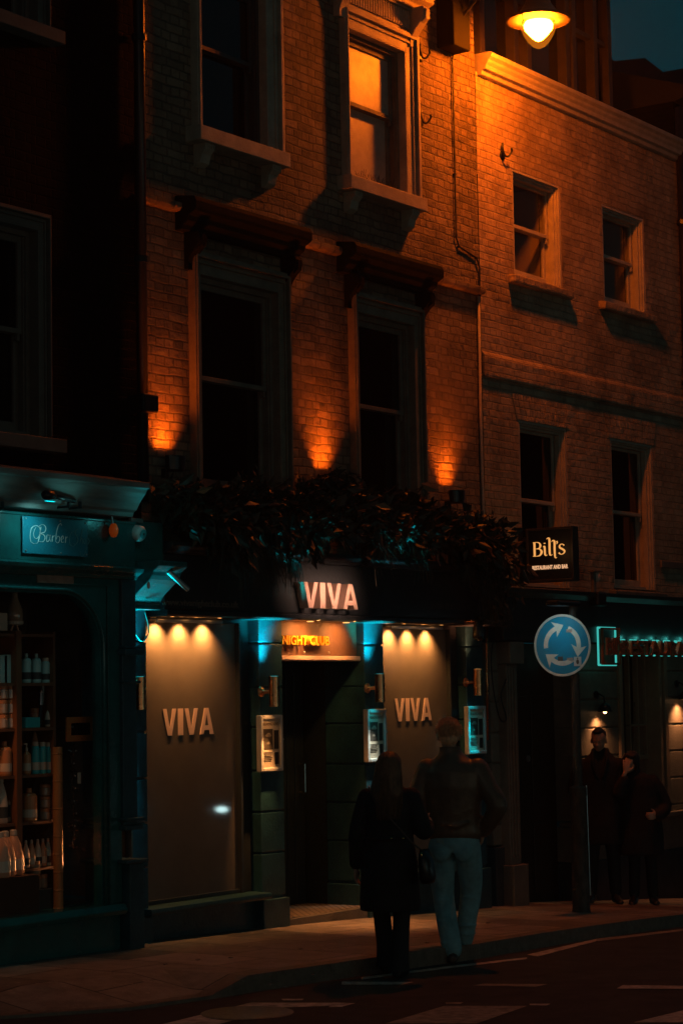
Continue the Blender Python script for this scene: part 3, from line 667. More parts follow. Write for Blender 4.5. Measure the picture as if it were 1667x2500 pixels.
put('moulding',MB().run([(0,zf0-.10),(YB1-.0,zf0-.10),(YB1-.01,zf0-.075),(YB1-.06,zf0-.05),(YB1-.075,zf0-.02),(YB1-.03,zf0-.002),(0,zf0-.002)],-9,FX+.02),M_teal,barb,bevel=.004)
# arched frame around the display window
AX1=PX(237,YB1,1700); AZ1=P(110,1362,YB1)[1]; AZ0=P(200,2084,YB1)[1]; AX0=AX1-1.62; zsh=zf0-.102
SX=FX-.0
def arch_poly():
    r=.42; pts=[]
    for k in range(9):
        t=math.pi/2*k/8; pts.append((AX1-r+r*math.sin(math.pi/2-t),AZ1-r+r*math.cos(math.pi/2-t)*1.0))
    return r,pts
af=MB(); r_=.40
# spandrels built from strips so the curve stays clean
N_=14
def arc(k): t=math.pi/2*k/N_; return (math.sin(t)*r_, math.cos(t)*r_)
for k in range(N_):
    (a0,b0),(a1,b1)=arc(k),arc(k+1)
    af.prism([(AX1-r_+a0,AZ1-r_+b0),(AX1-r_+a1,AZ1-r_+b1),(AX1-r_+a1,zsh),(AX1-r_+a0,zsh)],YB1+.02,YB1+.10)
    af.prism([(AX0+r_-a0,AZ1-r_+b0),(AX0+r_-a1,AZ1-r_+b1),(AX0+r_-a1,zsh),(AX0+r_-a0,zsh)],YB1+.02,YB1+.10)
af.box(AX0+r_,AX1-r_,YB1+.02,YB1+.10,AZ1,zsh); af.box(AX1,FX-.16,YB1+.02,YB1+.10,AZ0,zsh); af.box(AX0-.5,AX0,YB1+.02,YB1+.10,AZ0,zsh)
afo=put('shop_window',af,M_teal,barb)
mo=MB(); path=[(AX1+.03,AZ0)]+[(AX1-r_+arc(N_-k)[0]*(1+.075),AZ1-r_+arc(N_-k)[1]*(1+.075)) for k in range(N_+1)]+[(AX0+r_-arc(k)[0]*(1.075),AZ1-r_+arc(k)[1]*(1.075)) for k in range(N_+1)]+[(AX0-.03,AZ0)]
mo.tube([(x,YB1+.012,z) for x,z in path],.014,n=8)
mo.tube([(AX1-.35,YB1+.016,zsh-.05),(AX1+.08,YB1+.016,zsh-.05),(AX1+.08,YB1+.016,AZ0)],.009,n=6)
put('arch_moulding',mo,M_teal,afo,smooth=True)
gl=glassy('shop_glass'); MATS['shop_glass']=gl
gp=MB(); path2=[(AX0,AZ0)]+[(AX0+r_-arc(N_-k)[0],AZ1-r_+arc(N_-k)[1]) for k in range(N_+1)]+[(AX1-r_+arc(k)[0],AZ1-r_+arc(k)[1]) for k in range(N_+1)]+[(AX1,AZ0)]
gp.quad(*[(x,YB1+.07,z) for x,z in path2[::-1]]); put('pane',gp,gl,afo)
put('panel_plate',MB().box(PX(84,YB1+.02,1325),PX(167,YB1+.02,1325),YB1+.005,YB1+.018,P(100,1338,YB1)[1],P(100,1312,YB1)[1]),mat('bare_wood_plate',(.34,.24,.18),.6,noise=.4,nscale=14),barb,bevel=.003)
# pilaster and plinth on the right of the barber front
pz=MB(); px0,px1=FX-.17,FX-.01
pz.box(px0,px1,YB1-.01,.1,.98,zsh); pz.box(px0-.02,px1+.04,YB1-.06,.1,2.29,2.335); pz.box(px0-.01,px1+.03,YB1-.045,.1,2.34,2.36); pz.box(px0-.01,px1+.02,YB1-.04,.1,2.08,2.10)
pz.box(px0-.03,px1+.03,YB1-.07,.1,1.05,1.075); pz.box(px0-.02,px1+.02,YB1-.05,.1,.985,1.02)
pz.box(px0-.04,px1+.05,YB1-.075,.1,.74,.765)
pz.box(px0+.02,px1+.02,YB1-.05,.1,gz(-2.4)-.1,.735)
put('pilaster',pz,M_tealB,barb,bevel=.006)
sr=MB(); sr.box(-9,px0+.0,YB1+.03,.2,gz(-5)-.2,AZ0-.09); sr.run([(0,AZ0-.085),(YB1-.03,AZ0-.085),(YB1-.05,AZ0-.05),(YB1-.02,AZ0-.002),(0,AZ0-.002)],-9,px0)
put('stall_riser',sr,M_teal,barb,bevel=.006)
# window bed and back panels of the display
ins=MB(); ins.box(AX0-.3,-2.24,YB1+.11,.9,AZ0-.08,AZ0-.01); ins.box(AX0-.3,-2.24,.88,.93,AZ0,3.0); ins.box(AX0-.3,-2.24,YB1+.12,.9,2.95,3.0)
ins.box(-2.24,-2.22,YB1+.11,.9,AZ0,3.0)
put('window_bed',ins,mat('dull_display_lining',(.16,.14,.12),.7,noise=.3,nscale=4),afo)
# console bracket between the two shopfronts
cs=thing('console_bracket','chipped teal console bracket between the barber front and the club fascia','bracket',(FX+.2,-.1,2.6))
c_=MB(); cxa,cxb=FX+.004,VL-.03
c_.box(cxa,cxb,-.24,.0,P(340,1290,-.3)[1],zbm-.003)
put('block',c_,M_teal,cs,bevel=.006)
c2=MB(); zA=P(340,1290,-.3)[1]-.002; zB=P(320,1400,-.2)[1]
pr=[(0,zA),(-.50,zA),(-.50,zA-.04),(-.46,zA-.07)]
for k in range(9): t=k/8; pr.append((-.44+.22*t-.02*math.sin(t*6.28),zA-.08-(zA-zB-.12)*t))
pr+=[(-.23,zB-.0),(0,zB)]
c2.run(pr,cxa+.04,cxb-.02)
put('scroll',c2,M_teal,cs,bevel=.008)
ch=MB()
for (px,py,w1,h1) in ((318,1345,.035,.05),(320,1362,.025,.045),(345,1344,.03,.06)):
    X,Z=P(px,py,-.26 if px<330 else -.47); ch=MB(); ch.ell((X,-.245 if px<330 else -.455,Z),(w1/2,.012,h1/2),8,6)
    put('bare_patch',ch,mat('exposed_pink_plaster',(.60,.36,.30),.8),cs)
# ================================================================== NEIGHBOURS TO THE RIGHT
nb=thing('corner_building','unlit brown building beyond the restaurant at the right edge','building',(10.5,0,0))
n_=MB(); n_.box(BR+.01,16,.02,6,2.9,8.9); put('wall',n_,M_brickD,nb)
n2=MB(); n2.run([(0,8.9),(-.2,8.95),(-.2,9.05),(3,10.2),(6,9)],BR+.01,16); put('roof',n2,mat('black_roof',(.015,.015,.014),.8),nb)
fr=thing('distant_rooftop','black silhouetted rooftop with a stepped chimney against the teal sky','building',(18,9,0))
f_=MB()
sk=[(1380,700),(1380,120),(1410,140),(1480,133),(1521,165),(1568,157),(1700,165),(1700,700)]
f_.prism([P(x,y,9) for x,y in sk],9,15)
put('wall',f_,mat('night_silhouette',(.01,.01,.01),.9),fr)
# ---- pipes and cables
def pipe(name,label,cat,pts,r,m_,n=8,brk=None,loc=None):
    t=thing(name,label,cat,pts[-1] if loc is None else loc)
    put('pipe',MB().tube(pts,r,n),m_,t,smooth=True)
    if brk:
        for z in brk: put('bracket',MB().lathe([(r*1.35,0),(r*1.35,.05)],(pts[0][0],pts[0][1],z),n=12),m_,t)
    return t
pipe('drainpipe','black iron drainpipe running down the joint between barber and club buildings','drainpipe',[(VL-.06,-.07,12),(VL-.06,-.07,3.5)],.045,M_black,12,(9,7.2,5.4,4.3))
pipe('drainpipe','dark drainpipe at the far right edge of the cream building','drainpipe',[(BR-.02,-.07,8.8),(BR-.02,-.07,3.1)],.05,M_black,12,(7.4,5.5,4.0))
cb=[P(1045,100,-.03),P(1041,140,-.03),P(1046,400,-.03),P(1049,545,-.03),P(1056,566,-.03),P(1078,580,-.03),P(1096,592,-.03),P(1103,615,-.03),P(1105,870,-.03),P(1112,1150,-.03)]
cbl=MB().tube([(x,-.018,z) for x,z in cb],.009,6)
for x,z in cb[2:-1:2]: cbl.box(x-.012,x+.012,-.03,.0,z-.008,z+.008)
tag(put('wall_cable',cbl,M_rubber,smooth=False),'thin black cable stapled down the brick from the lamp bracket to the foliage','cable')
pp=[P(1101,680,-.04),P(1107,1000,-.04),P(1112,1170,-.04),P(1118,1400,-.04)]
pipe('conduit_pipe','pale painted conduit pipe beside the joint of the two painted brick buildings','pipe',[(x,-.025,z) for x,z in pp],.016,M_stone,8)
pq=[P(1117,1410,-.13),P(1118,1700,-.13)]
pipe('conduit_pipe','copper coloured conduit beside the poster case at the right of the club front','pipe',[(x,-.13,z) for x,z in pq],.014,M_copper,8)
jb=thing('junction_box','small black junction box on the drainpipe left of the lowest club window','box',(P(340,925,-.1)[0],-.1,P(340,945,-.1)[1]))
a_=P(322,945,-.12);b_=P(355,909,-.12)
put('case',MB().box(a_[0],b_[0],-.16,0,a_[1],b_[1]),M_black,jb,bevel=.01)
put('lid',MB().box(a_[0]+.01,b_[0]-.01,-.168,-.161,a_[1]+.01,b_[1]-.01),M_black,jb)
# iron pattress hooks
def hook(px,py,lab):
    x,z=P(px,py,-.03); t=thing('wall_hook',lab,'hook',(x,-.004,z),'iron hooks on the painted brick')
    put('plate',MB().lathe([(.05,0),(.045,.012),(.02,.018)],(0,0,0),n=16).xform(Matrix.Translation((x,-.004,z-.02))@Matrix.Rotation(math.radians(90),4,'X')),M_black,t,smooth=True)
    pts=[(x-.03,-.03,z+.10),(x-.045,-.04,z+.04),(x-.02,-.05,z-.03),(x+.02,-.07,z-.03),(x+.05,-.09,z+.02),(x+.03,-.10,z+.045)]
    put('hook',MB().tube(spline(pts,4),.011,8),M_black,t,smooth=True)
    return t
hook(970,275,'curled iron hook on the brick beside the lit upper window'); hook(968,126,'small round iron hook boss near the top of the lit window'); hook(1157,352,'iron hook with round plate above the first window of the cream building')
# ================================================================== STREET LAMP
ly=-.80; lx,lz=P(1235,46,ly)
sl=thing('street_lamp','glowing orange street lamp with wide rim hanging from a wall arm','street lamp',(lx,ly,lz))
put('canopy',MB().lathe([(.315,-.005),(.31,.012),(.2,.06),(.13,.16),(.10,.26),(.05,.30),(.02,.32)],(lx,ly,lz),40),mat('dark_green_lamp_hood',(.10,.07,.04),.4),sl,smooth=True)
put('rim',MB().lathe([(.312,-.012),(.318,-.004),(.30,-.003),(.17,-.01),(.165,-.014),(.30,-.010)],(lx,ly,lz),40,cap=False),mat('pale_lamp_rim',(.035,.02,.01),.6,noise=.7,nscale=14),sl,smooth=True)
bowlp=[(.17,-.012),(.178,-.04),(.17,-.09),(.145,-.155),(.105,-.22),(.06,-.265),(.02,-.285),(.003,-.288)]
def bowl_mat():
    M=bpy.data.materials.new('amber_bowl'); M.use_nodes=True; t=M.node_tree; t.nodes.clear(); N=t.nodes.new
    o=N('ShaderNodeOutputMaterial'); e=N('ShaderNodeEmission'); e.inputs[0].default_value=(1,.27,.012,1); e.inputs[1].default_value=.95
    a=N('ShaderNodeBsdfTransparent'); a.inputs[0].default_value=(1,.9,.8,1); x=N('ShaderNodeMixShader'); x.inputs[0].default_value=.72
    t.links.new(e.outputs[0],x.inputs[1]); t.links.new(a.outputs[0],x.inputs[2]); t.links.new(x.outputs[0],o.inputs[0]); return M
put('bowl',MB().lathe(bowlp,(lx,ly,lz),40,cap=False),bowl_mat(),sl,smooth=True)
corep=[(.003,-.02),(.13,-.022),(.145,-.05),(.135,-.095),(.09,-.15),(.045,-.195),(.02,-.21),(.003,-.212)]
put('bulb',MB().lathe(corep[::-1],(lx,ly,lz),32),emis('sodium_glow',LAMPC,680),sl,smooth=True)
bxx,bzz=P(1045,60,-.1)
ax=[(bxx,-.12,bzz+.02),(bxx+.05,-.4,bzz+.30),(lx-.05,ly+.2,lz+.60),(lx,ly,lz+.62),(lx,ly,lz+.30)]
put('arm',MB().tube(spline([Vector(p) for p in ax],6),.014,8),M_black,sl,smooth=True)
b1=P(1026,105,-.12); b2=P(1064,105,-.12)
put('control_box',MB().box(b1[0],b2[0],-.20,0,b1[1],b1[1]+1.0),mat('matt_black_box',(.004,.004,.004),.8,spec=.15),sl,bevel=.012)
put('drip',MB().tube([(lx-.31,ly,lz-.01),(lx-.305,ly,lz-.05),(lx-.30,ly,lz-.09)],[.006,.004,.008],6),M_copper,sl)
# ================================================================== LIGHT FITTINGS
AMB=(1.0,.40,.10); TEAL=(.0,.60,.72); ORG=(1.0,.135,.004)
M_lens=emis('warm_lens',AMB,3.0); M_tlens=emis('teal_lens',(0,.75,.8),2.5); M_olens=emis('orange_lens',ORG,2)
# up-lights under the first floor windows
UL=[((378,1042),'leftmost orange uplight above the foliage, on the brick beside the drainpipe',(375,1075)),((743,1085),'middle orange uplight above the foliage, between the two tall windows',(742,1108)),((1026,1122),'rightmost orange uplight above the foliage, near the restaurant wall',(1050,1135))]
for (q,lab,fx) in UL:
    x,z=P(q[0],q[1],-.02); t=thing('wall_uplight',lab,'uplight',(x,-.12,z-.32),'orange uplights along the club wall')
    put('bracket',MB().box(x-.02,x+.02,-.05,0,z-.20,z-.12).box(x-.02,x+.02,-.12,-.051,z-.15,z-.12),M_black,t,bevel=.004)
    put('housing',MB().lathe([(.055,-.11),(.075,-.10),(.085,0),(.085,.012),(.070,.012),(.066,-.02)],(x,-.13,z-.04),20,1.25,.8),M_black,t,smooth=False)
    put('lens',MB().lathe([(.001,0),(.064,0),(.064,.004),(.001,.004)],(x,-.13,z-.045),20,1.2,.8),M_olens,t)
    lamp('uplight_beam','AREA',(x,-.080,z-.03),7,ORG,t,(x+.001,-.060,z+1.4),angle=84,size=(.20,.07))
# trough lights above the two shop windows, three lamps each
for w_,(xa,xb),lab in ((winL,(352,503),'slim trough light with three warm lamps over the left VIVA window'),(winR,(890,1008),'slim trough light with three warm lamps over the right VIVA window')):
    x0=PX(xa,-.05,1425); x1=PX(xb,-.05,1425); z=2.575
    t=thing('trough_light',lab,'light',((x0+x1)/2,-.05,z),'trough lights over the club windows')
    put('channel',MB().run([(-.021,z+.008),(-.08,z+.008),(-.082,z-.016),(-.09,z-.016),(-.092,z+.008),(-.078,z+.03),(-.021,z+.04)],x0,x1),M_alu,t,bevel=.003)
    for k in range(3):
        cx=x0+(x1-x0)*((.14,.5,.86)[k])
        put('bulb',MB().lathe([(.001,0),(.03,0),(.03,.006),(.001,.006)],(cx,-.055,z+.0),16),M_lens,t)
        lamp('trough_beam','SPOT',(cx,-.06,z-.012),44,AMB,t,(cx,.05,z-.20),angle=112,blend=1,size=.02)
        lamp('trough_glow','POINT',(cx,-.15,z+.03),.12,AMB,t,size=.02)
# two hidden lamps over the NIGHT CLUB board
t=thing('board_light','two small warm lamps over the NIGHT CLUB board, tucked under the fascia','light',((bx0+bx1)/2,-.16,2.58))
for k in (.28,.72):
    cx=bx0+k*(bx1-bx0)
    put('bulb',MB().lathe([(.001,0),(.03,0),(.03,.004),(.001,.004)],(cx,-.15,2.594),16),M_lens,t)
    lamp('board_beam','SPOT',(cx,-.26,2.60),20,AMB,t,(cx,-.0,2.45),angle=95,blend=1,size=.012)
    lamp('board_wash','AREA',(bx0+(.22 if k<.5 else .62)*(bx1-bx0),-.34,2.58),1.6,(1,.45,.12),t,(bx0+(.22 if k<.5 else .62)*(bx1-bx0)+.001,-.05,2.36),angle=120,size=(.35,.03))
    lamp('porch_beam','SPOT',(cx,-.30,2.54),170,(1,.36,.1),t,(cx+.0,-.42,0),angle=46,blend=1,size=.03)
# cylinder up/down wall lamps on the pilasters
SC=[((322,1592),TEAL,'copper cylinder wall lamp on the left pier next to the barber shop',5.2,.9),((630,1588),TEAL,'copper cylinder wall lamp left of the entrance, above the orange-lit poster case',9,3.0),
    ((872,1580),TEAL,'copper cylinder wall lamp right of the entrance, above a poster case',9,2.2),((1097,1567),None,'copper cylinder wall lamp on the pier nearest the restaurant, upper beam orange',5,3.5)]
SCL=[]
for (q,col,lab,eu,ed) in SC:
    Yl=-.24; x,z=P(q[0],q[1],Yl); t=thing('wall_lamp',lab,'wall lamp',(x,YP,z),'copper cylinder lamps on the club piers')
    h=.125
    put('tube',MB().lathe([(.040,-h),(.044,-h),(.044,h),(.040,h),(.036,h-.02),(.001,h-.02)],(x,Yl,z),24),M_copper,t,smooth=False)
    smooth_by_angle(bpy.data.objects[[o.name for o in bpy.data.objects if o.parent==t][-1]])
    put('rose',MB().lathe([(.045,0),(.045,.012),(.03,.02),(.015,.03),(.015,.1)],(0,0,0),20).xform(Matrix.Translation((x,YP+.001,z))@Matrix.Rotation(math.radians(90),4,'X')),M_copper,t,smooth=True)
    up=col or (1,.30,.12)
    put('lens',MB().lathe([(.001,0),(.034,0)],(x,Yl,z+h+.002),16),M_tlens if col else M_lens,t)
    lamp('beam_up','AREA',(x,Yl+.045,z+h+.012),eu*(1.0 if col else .3),up,t,(x+.001,YP-.035,z+h+.80),angle=62,size=(.10,.06))
    dn={630:(1,.42,.12),872:(.55,.62,.55)}.get(q[0],TEAL); ed*=.5 if q[0]==1097 else 1
    lamp('beam_down','SPOT',(x,Yl-.07,z-h-.02),ed*24,dn,t,(x,YP-.05,z-h-.44),angle=36,blend=1,size=.012)
    lamp('case_top','AREA',(x,Yl,z-h-.012),ed*.10,TEAL if q[0]!=630 else (1,.42,.12),t,(x+.001,YP-.04,z-h-.4),angle=110,size=(.06,.06))
    if q[0]==322: lamp('beam_down','SPOT',(x,Yl+.07,z-h-.02),ed*3,TEAL,t,(x,YP,z-h-.3),angle=50,blend=.9,size=.01)
# poster cases
def poster_case(px0,px1,pyt,pyb,lab,teal):
    Yc=YP-.055; x0=PX(px0,Yc,pyt+50); x1=PX(px1,Yc,pyt+50); zt=P((px0+px1)/2,pyt,Yc)[1]; zb=P((px0+px1)/2,pyb,Yc)[1]
    t=thing('poster_case',lab,'poster case',((x0+x1)/2,YP,zb),'silver poster cases on the club piers')
    fr=MB(); b=.035; M_steelp=mat('silver_paint_frame',(.46,.44,.41),.35,noise=.15,nscale=20,spec=.9)
    fr.box(x0,x0+b,Yc,YP-.001,zb,zt); fr.box(x1-b,x1,Yc,YP-.001,zb,zt); fr.box(x0+b,x1-b,Yc,YP-.001,zt-b,zt); fr.box(x0+b,x1-b,Yc,YP-.001,zb,zb+b)
    put('frame',fr,M_steelp,t,bevel=.009)
    a,c,d,e=x0+b,x1-b,zb+b,zt-b; W_,H_=c-a,e-d
    pap=mat('poster_paper',(.75,.62,.48),.7,noise=.15,nscale=10); ink=mat('poster_ink',(.035,.03,.028),.6); pho=mat('poster_photo',(.09,.07,.055),.6,noise=.7,nscale=9); half=mat('poster_halftone',(.28,.23,.18),.7,noise=.2,nscale=30)
    po=put('poster',MB().quad((a,Yc+.022,d),(c,Yc+.022,d),(c,Yc+.022,e),(a,Yc+.022,e)),pap,t)
    r=lambda u0,u1,v0,v1,y=.019:[(a+u0*W_,Yc+y,d+v0*H_),(a+u1*W_,Yc+y,d+v0*H_),(a+u1*W_,Yc+y,d+v1*H_),(a+u0*W_,Yc+y,d+v1*H_)]
    m1=MB(); m1.quad(*r(.03,.64,.38,.80)); put('photo',m1,pho,po)
    m2=MB(); m2.quad(*r(.69,.97,.38,.77)); put('photo',m2,ink,po); m2=MB(); m2.quad(*r(.73,.97,.06,.31)); put('photo',m2,ink,po)
    fc=MB(); fc.ell((a+.36*W_,Yc+.017,d+.66*H_),(.2*W_,.002,.035*H_),14,7); fc.ell((a+.38*W_,Yc+.0175,d+.69*H_),(.12*W_,.002,.03*H_),12,7); fc.ell((a+.36*W_,Yc+.0175,d+.5*H_),(.09*W_,.002,.025*H_),12,7); put('portrait',fc,half,po)
    tx=MB()
    for k in range(6): tx.quad(*r(.10,.60-.04*(k%3),.30-k*.035,.315-k*.035,.0195))
    put('small_print',tx,half if False else ink,po)
    hl=fit_text(text_mb('BREAKING NEWS',ext=0,off=.01),a+.05*W_,c-.04*W_,Yc+.0185,d+.87*H_,d+.935*H_); put('headline',hl,mat('headline_brown',(.16,.10,.06),.6),po)
    put('pane',MB().quad((a,Yc+.010,d),(c,Yc+.010,d),(c,Yc+.010,e),(a,Yc+.010,e)),gl,t)
    put('lock',MB().lathe([(.008,0),(.008,.008)],(0,0,0),10).xform(Matrix.Translation((x1-.014,Yc-.001,(zb+zt)/2+.03))@Matrix.Rotation(math.radians(90),4,'X')),M_alu,t)
    return t
poster_case(600,651,1642,1772,'poster case lit orange, on the pier left of the nightclub entrance',False)
poster_case(845,889,1628,1750,'poster case with newspaper poster, on the pier right of the entrance',False)
poster_case(1076,1117,1621,1732,'poster case lit teal, on the pier nearest the restaurant',True)
# barber picture lights (swan-neck spots)
def picture_light(px,lab):
    x,z=P(px+62,1152,-.50); t=thing('picture_light',lab,'light',(x,YB1,z),'black arm lights over the barber fascia')
    xs,zs=P(px+12,1141,-.62)
    xa=x-.42
    put('arm',MB().tube([(x-.05,-.50,z+.002),(xa+.10,-.56,z+.012)],.017,10),M_black,t,smooth=True)
    put('head',MB().tube([(xa+.10,-.56,z+.012),(xa+.06,-.565,z+.013),(xa,-.57,z+.015),(xa-.03,-.575,z+.015)],[.018,.036,.040,.024],14),M_black,t,smooth=True)
    for dx in (.12,.0): put('bracket',MB().box(x-.12+dx-.008,x-.12+dx+.008,-.52,YB1+.095,z-.052,z-.036).box(x-.12+dx-.008,x-.12+dx+.008,-.52,-.50,z-.036,z),M_black,t)
    put('lens',MB().box(xa+.0,xa+.09,-.575,-.555,z-.027,z-.0255),M_tlens,t)
    lamp('fascia_beam','SPOT',(xa+.02,-.62,z-.05),6,(.25,.8,.8),t,(xa+.02,YB1,z-.35),angle=120,blend=1,size=.03)
    lamp('cornice_beam','SPOT',(x-.15,-.66,z-.10),.9,(.2,.85,.82),t,(x-.15,-.50,z+.15),angle=130,blend=1,size=.03)
    return t
picture_light(120,'black swan-neck picture light above the Barber Shop plate'); picture_light(-58,'black picture light cut by the left edge of the photo')
# Barber Shop plate with engraved script
Yq=YB1-.022
bx0_,bz1_=P(53,1184,Yq); bx1_,bz0_=P(203,1279,Yq); bz1_=P(128,1190,Yq)[1]; bz0_=P(128,1275,Yq)[1]
pt=thing('shop_plate','blue glass plate with the words Barber Shop in silver script','sign',((bx0_+bx1_)/2,YB1,bz0_))
put('plate',MB().box(bx0_,bx1_,Yq,Yq+.012,bz0_,bz1_),mat('blue_acrylic',(.02,.24,.33),.25,noise=.1),pt,bevel=.01)
W_=bx1_-bx0_; H_=bz1_-bz0_
for u,v in ((.04,.93),(.56,.93),(.96,.93),(.04,.07),(.57,.07),(.97,.07)):
    put('stud',MB().ell((bx0_+u*W_,Yq-.004,bz0_+v*H_),(.007,.006,.007),10,6),M_alu,pt,smooth=True)
sc=MB()
def scr(pts,w0,w1=None):
    p=spline([Vector(q) for q in pts],7); n=len(p); w1=w1 or w0*.3
    ribbon(sc,p,[w1+(w0-w1)*max(0,math.sin(math.pi*i/(n-1)))**.8 for i in range(n)],.002)
# "Barber" then fading "Shop": unit box about 10 wide x 5 high
scr([(1.9,1.5),(1.2,1.0),(.4,1.3),(.2,2.4),(.5,3.7),(1.3,4.2),(2.0,3.9),(2.1,3.0),(1.6,2.0),(1.0,2.1),(.9,3.0),(1.3,3.9)],.10)
scr([(2.3,4.1),(2.1,3.0),(1.9,2.0),(1.7,1.4)],.20); scr([(1.7,4.0),(2.6,4.5),(3.2,4.0),(3.0,3.2),(2.2,2.9),(2.9,2.6),(3.0,1.9),(2.5,1.4),(1.8,1.5)],.13)
scr([(3.9,2.6),(3.5,2.7),(3.3,2.0),(3.5,1.5),(3.9,1.9),(4.1,2.7),(4.0,1.9),(4.2,1.5)],.12); scr([(4.5,2.7),(4.45,2.0),(4.4,1.5)],.14); scr([(4.45,2.0),(4.7,2.6),(5.0,2.6)],.1)
scr([(5.1,1.6),(5.2,2.8),(5.6,4.4),(6.1,4.9),(6.3,4.5)],.10); scr([(5.2,2.0),(5.5,2.6),(5.9,2.4),(5.8,1.7),(5.4,1.4),(5.15,1.7)],.12)
scr([(6.2,2.0),(6.6,2.3),(6.5,2.75),(6.2,2.3),(6.3,1.6),(6.8,1.7)],.11); scr([(7.1,2.7),(7.05,2.0),(7.0,1.5)],.13); scr([(7.05,2.1),(7.3,2.6),(7.5,2.5)],.09)
sh=sc; 
def script_place(mb,w_,n,m_,par):
    X0=bx0_+.09*W_; s=W_*.9/11.2; s2=H_/5.6
    mb.v=[(X0+v[0]*s*.98,Yq-.001-v[2],bz0_+.12*H_+v[1]*s2*.85) for v in mb.v]; put(n,mb,m_,par)
M_sil=mat('silver_script',(.85,.9,.86),.4)
script_place(sc,0,'lettering',M_sil,pt)
sc=MB()
scr([(9.2,1.6),(8.6,1.0),(7.9,1.4),(7.9,2.7),(8.4,3.6),(9.0,3.7)],.09); scr([(9.6,4.1),(9.2,4.0),(9.0,3.3),(9.4,2.7),(9.5,2.0),(9.0,1.4),(8.5,1.6)],.13)
scr([(9.9,1.5),(10.1,2.6),(10.4,4.0),(10.6,4.2)],.09); scr([(10.0,2.0),(10.3,2.6),(10.45,2.2),(10.4,1.5)],.1); scr([(10.8,2.6),(10.6,2.1),(10.8,1.6),(11.05,2.1),(10.8,2.6)],.1)
scr([(11.3,2.6),(11.25,1.4),(11.0,.2),(10.4,-.7),(10.0,-.4),(10.1,.2)],.07); scr([(11.3,2.4),(11.6,2.6),(11.75,2.1),(11.5,1.6),(11.25,1.8)],.08)
script_place(sc,0,'worn_lettering',mat('faded_script',(.16,.40,.44),.5),pt)
# orange alarm strobe, cctv
x,z=P(257,1218,YB1-.03); t=thing('alarm_light','small orange teardrop light hanging under the barber cornice','light',(x,YB1,z))
put('shade',MB().lathe([(.001,-.055),(.02,-.05),(.034,-.02),(.036,.01),(.022,.045),(.010,.052)],(x,YB1-.05,z),16),mat('orange_plastic',(.75,.16,.02),.4,em=(1,.12,.01),estr=.07),t,smooth=True)
put('stem',MB().tube([(x-.01,YB1-.05,z+.05),(x-.015,YB1-.045,z+.10),(x-.02,YB1-.0,z+.115)],.009,8),M_alu,t)
Yv=-.28; x,z=P(311,1222,Yv); t=thing('security_camera','pale round security camera on the teal panel at the end of the barber front','camera',(x,-.24,z))
put('arm',MB().box(x-.03,x+.11,Yv+.01,-.24,z+.075,z+.11),M_barC,t,bevel=.004)
put('body',MB().lathe([(.02,-.02),(.055,-.015),(.062,.03),(.062,.09),(.045,.11)],(0,0,0),20).xform(Matrix.Translation((x,-.245,z))@Matrix.Rotation(math.radians(100),4,'X')@Matrix.Rotation(math.radians(0),4,'Z')),mat('white_plastic',(.5,.52,.5),.4),t,smooth=True)
put('lens',MB().lathe([(.001,0),(.035,0),(.036,.004),(.02,.008),(.001,.008)],(0,0,0),18).xform(Matrix.Translation((x,-.358,z-.02))@Matrix.Rotation(math.radians(100),4,'X')),mat('camera_lens_ring',(.05,.3,.32),.2),t)
put('pupil',MB().ell((x,-.368,z-.021),(.009,.004,.009),10,6),M_black,t)
lamp('cctv_glow','POINT',(x-.16,-.62,z+.10),.35,(.1,.9,.9),t,size=.03)
# tube spotlight below the console
def seg(n,px0,py0,px1,py1,Y0,Y1,r,m_,t):
    a=P(px0,py0,Y0); b=P(px1,py1,Y1); return put(n,MB().tube([(a[0],Y0,a[1]),(b[0],Y1,b[1])],r,12),m_,t,smooth=False)
x,z=P(390,1315,-.45); t=thing('tube_spotlight','slim tubular spotlight tilted down beside the console bracket','spotlight',(x,-.25,z))
seg('tube',387,1312,432,1354,-.45,-.50,.022,M_alu,t); seg('arm',386,1311,378,1300,-.45,-.25,.009,M_alu,t)
lsx=(lx0+lx1)/2
ts=thing('added_sign_light','small dark spotlight added in the leaves to brighten the VIVA letters','spotlight',(lsx,-.66,3.10))  # no such fitting is seen; this lamp is added to brighten the letters
put('head',MB().tube([(lsx,-.70,3.12),(lsx,-.66,3.07)],[.03,.035],12),M_black,ts)
lamp('sign_beam','AREA',(lsx,-.78,2.93),2.3,(1,.55,.38),ts,(lsx+.001,YF-.1,2.84),angle=70,size=(.75,.03))
# dome camera in the foliage end, over pier four
Yd=-.33; x,z=P(1095,1450,Yd); t=thing('dome_camera','dark dome camera on a short bracket under the right end of the foliage','camera',(x,YP,z+.15))
put('bracket',MB().box(x-.10,x+.05,Yd+.0,YP,P(1090,1425,Yd)[1]-.01,P(1090,1425,Yd)[1]+.01),M_copper,t,bevel=.003)
put('housing',MB().lathe([(.05,-.04),(.055,-.02),(.05,.05),(.035,.12),(.02,.16)],(x+.02,Yd,z-.02),20),M_black,t,smooth=True)
put('dome',MB().ell((x+.02,Yd,z-.055),(.045,.045,.035),16,9),mat('dome_glass',(.02,.02,.02),.08,coat=1),t,smooth=True)
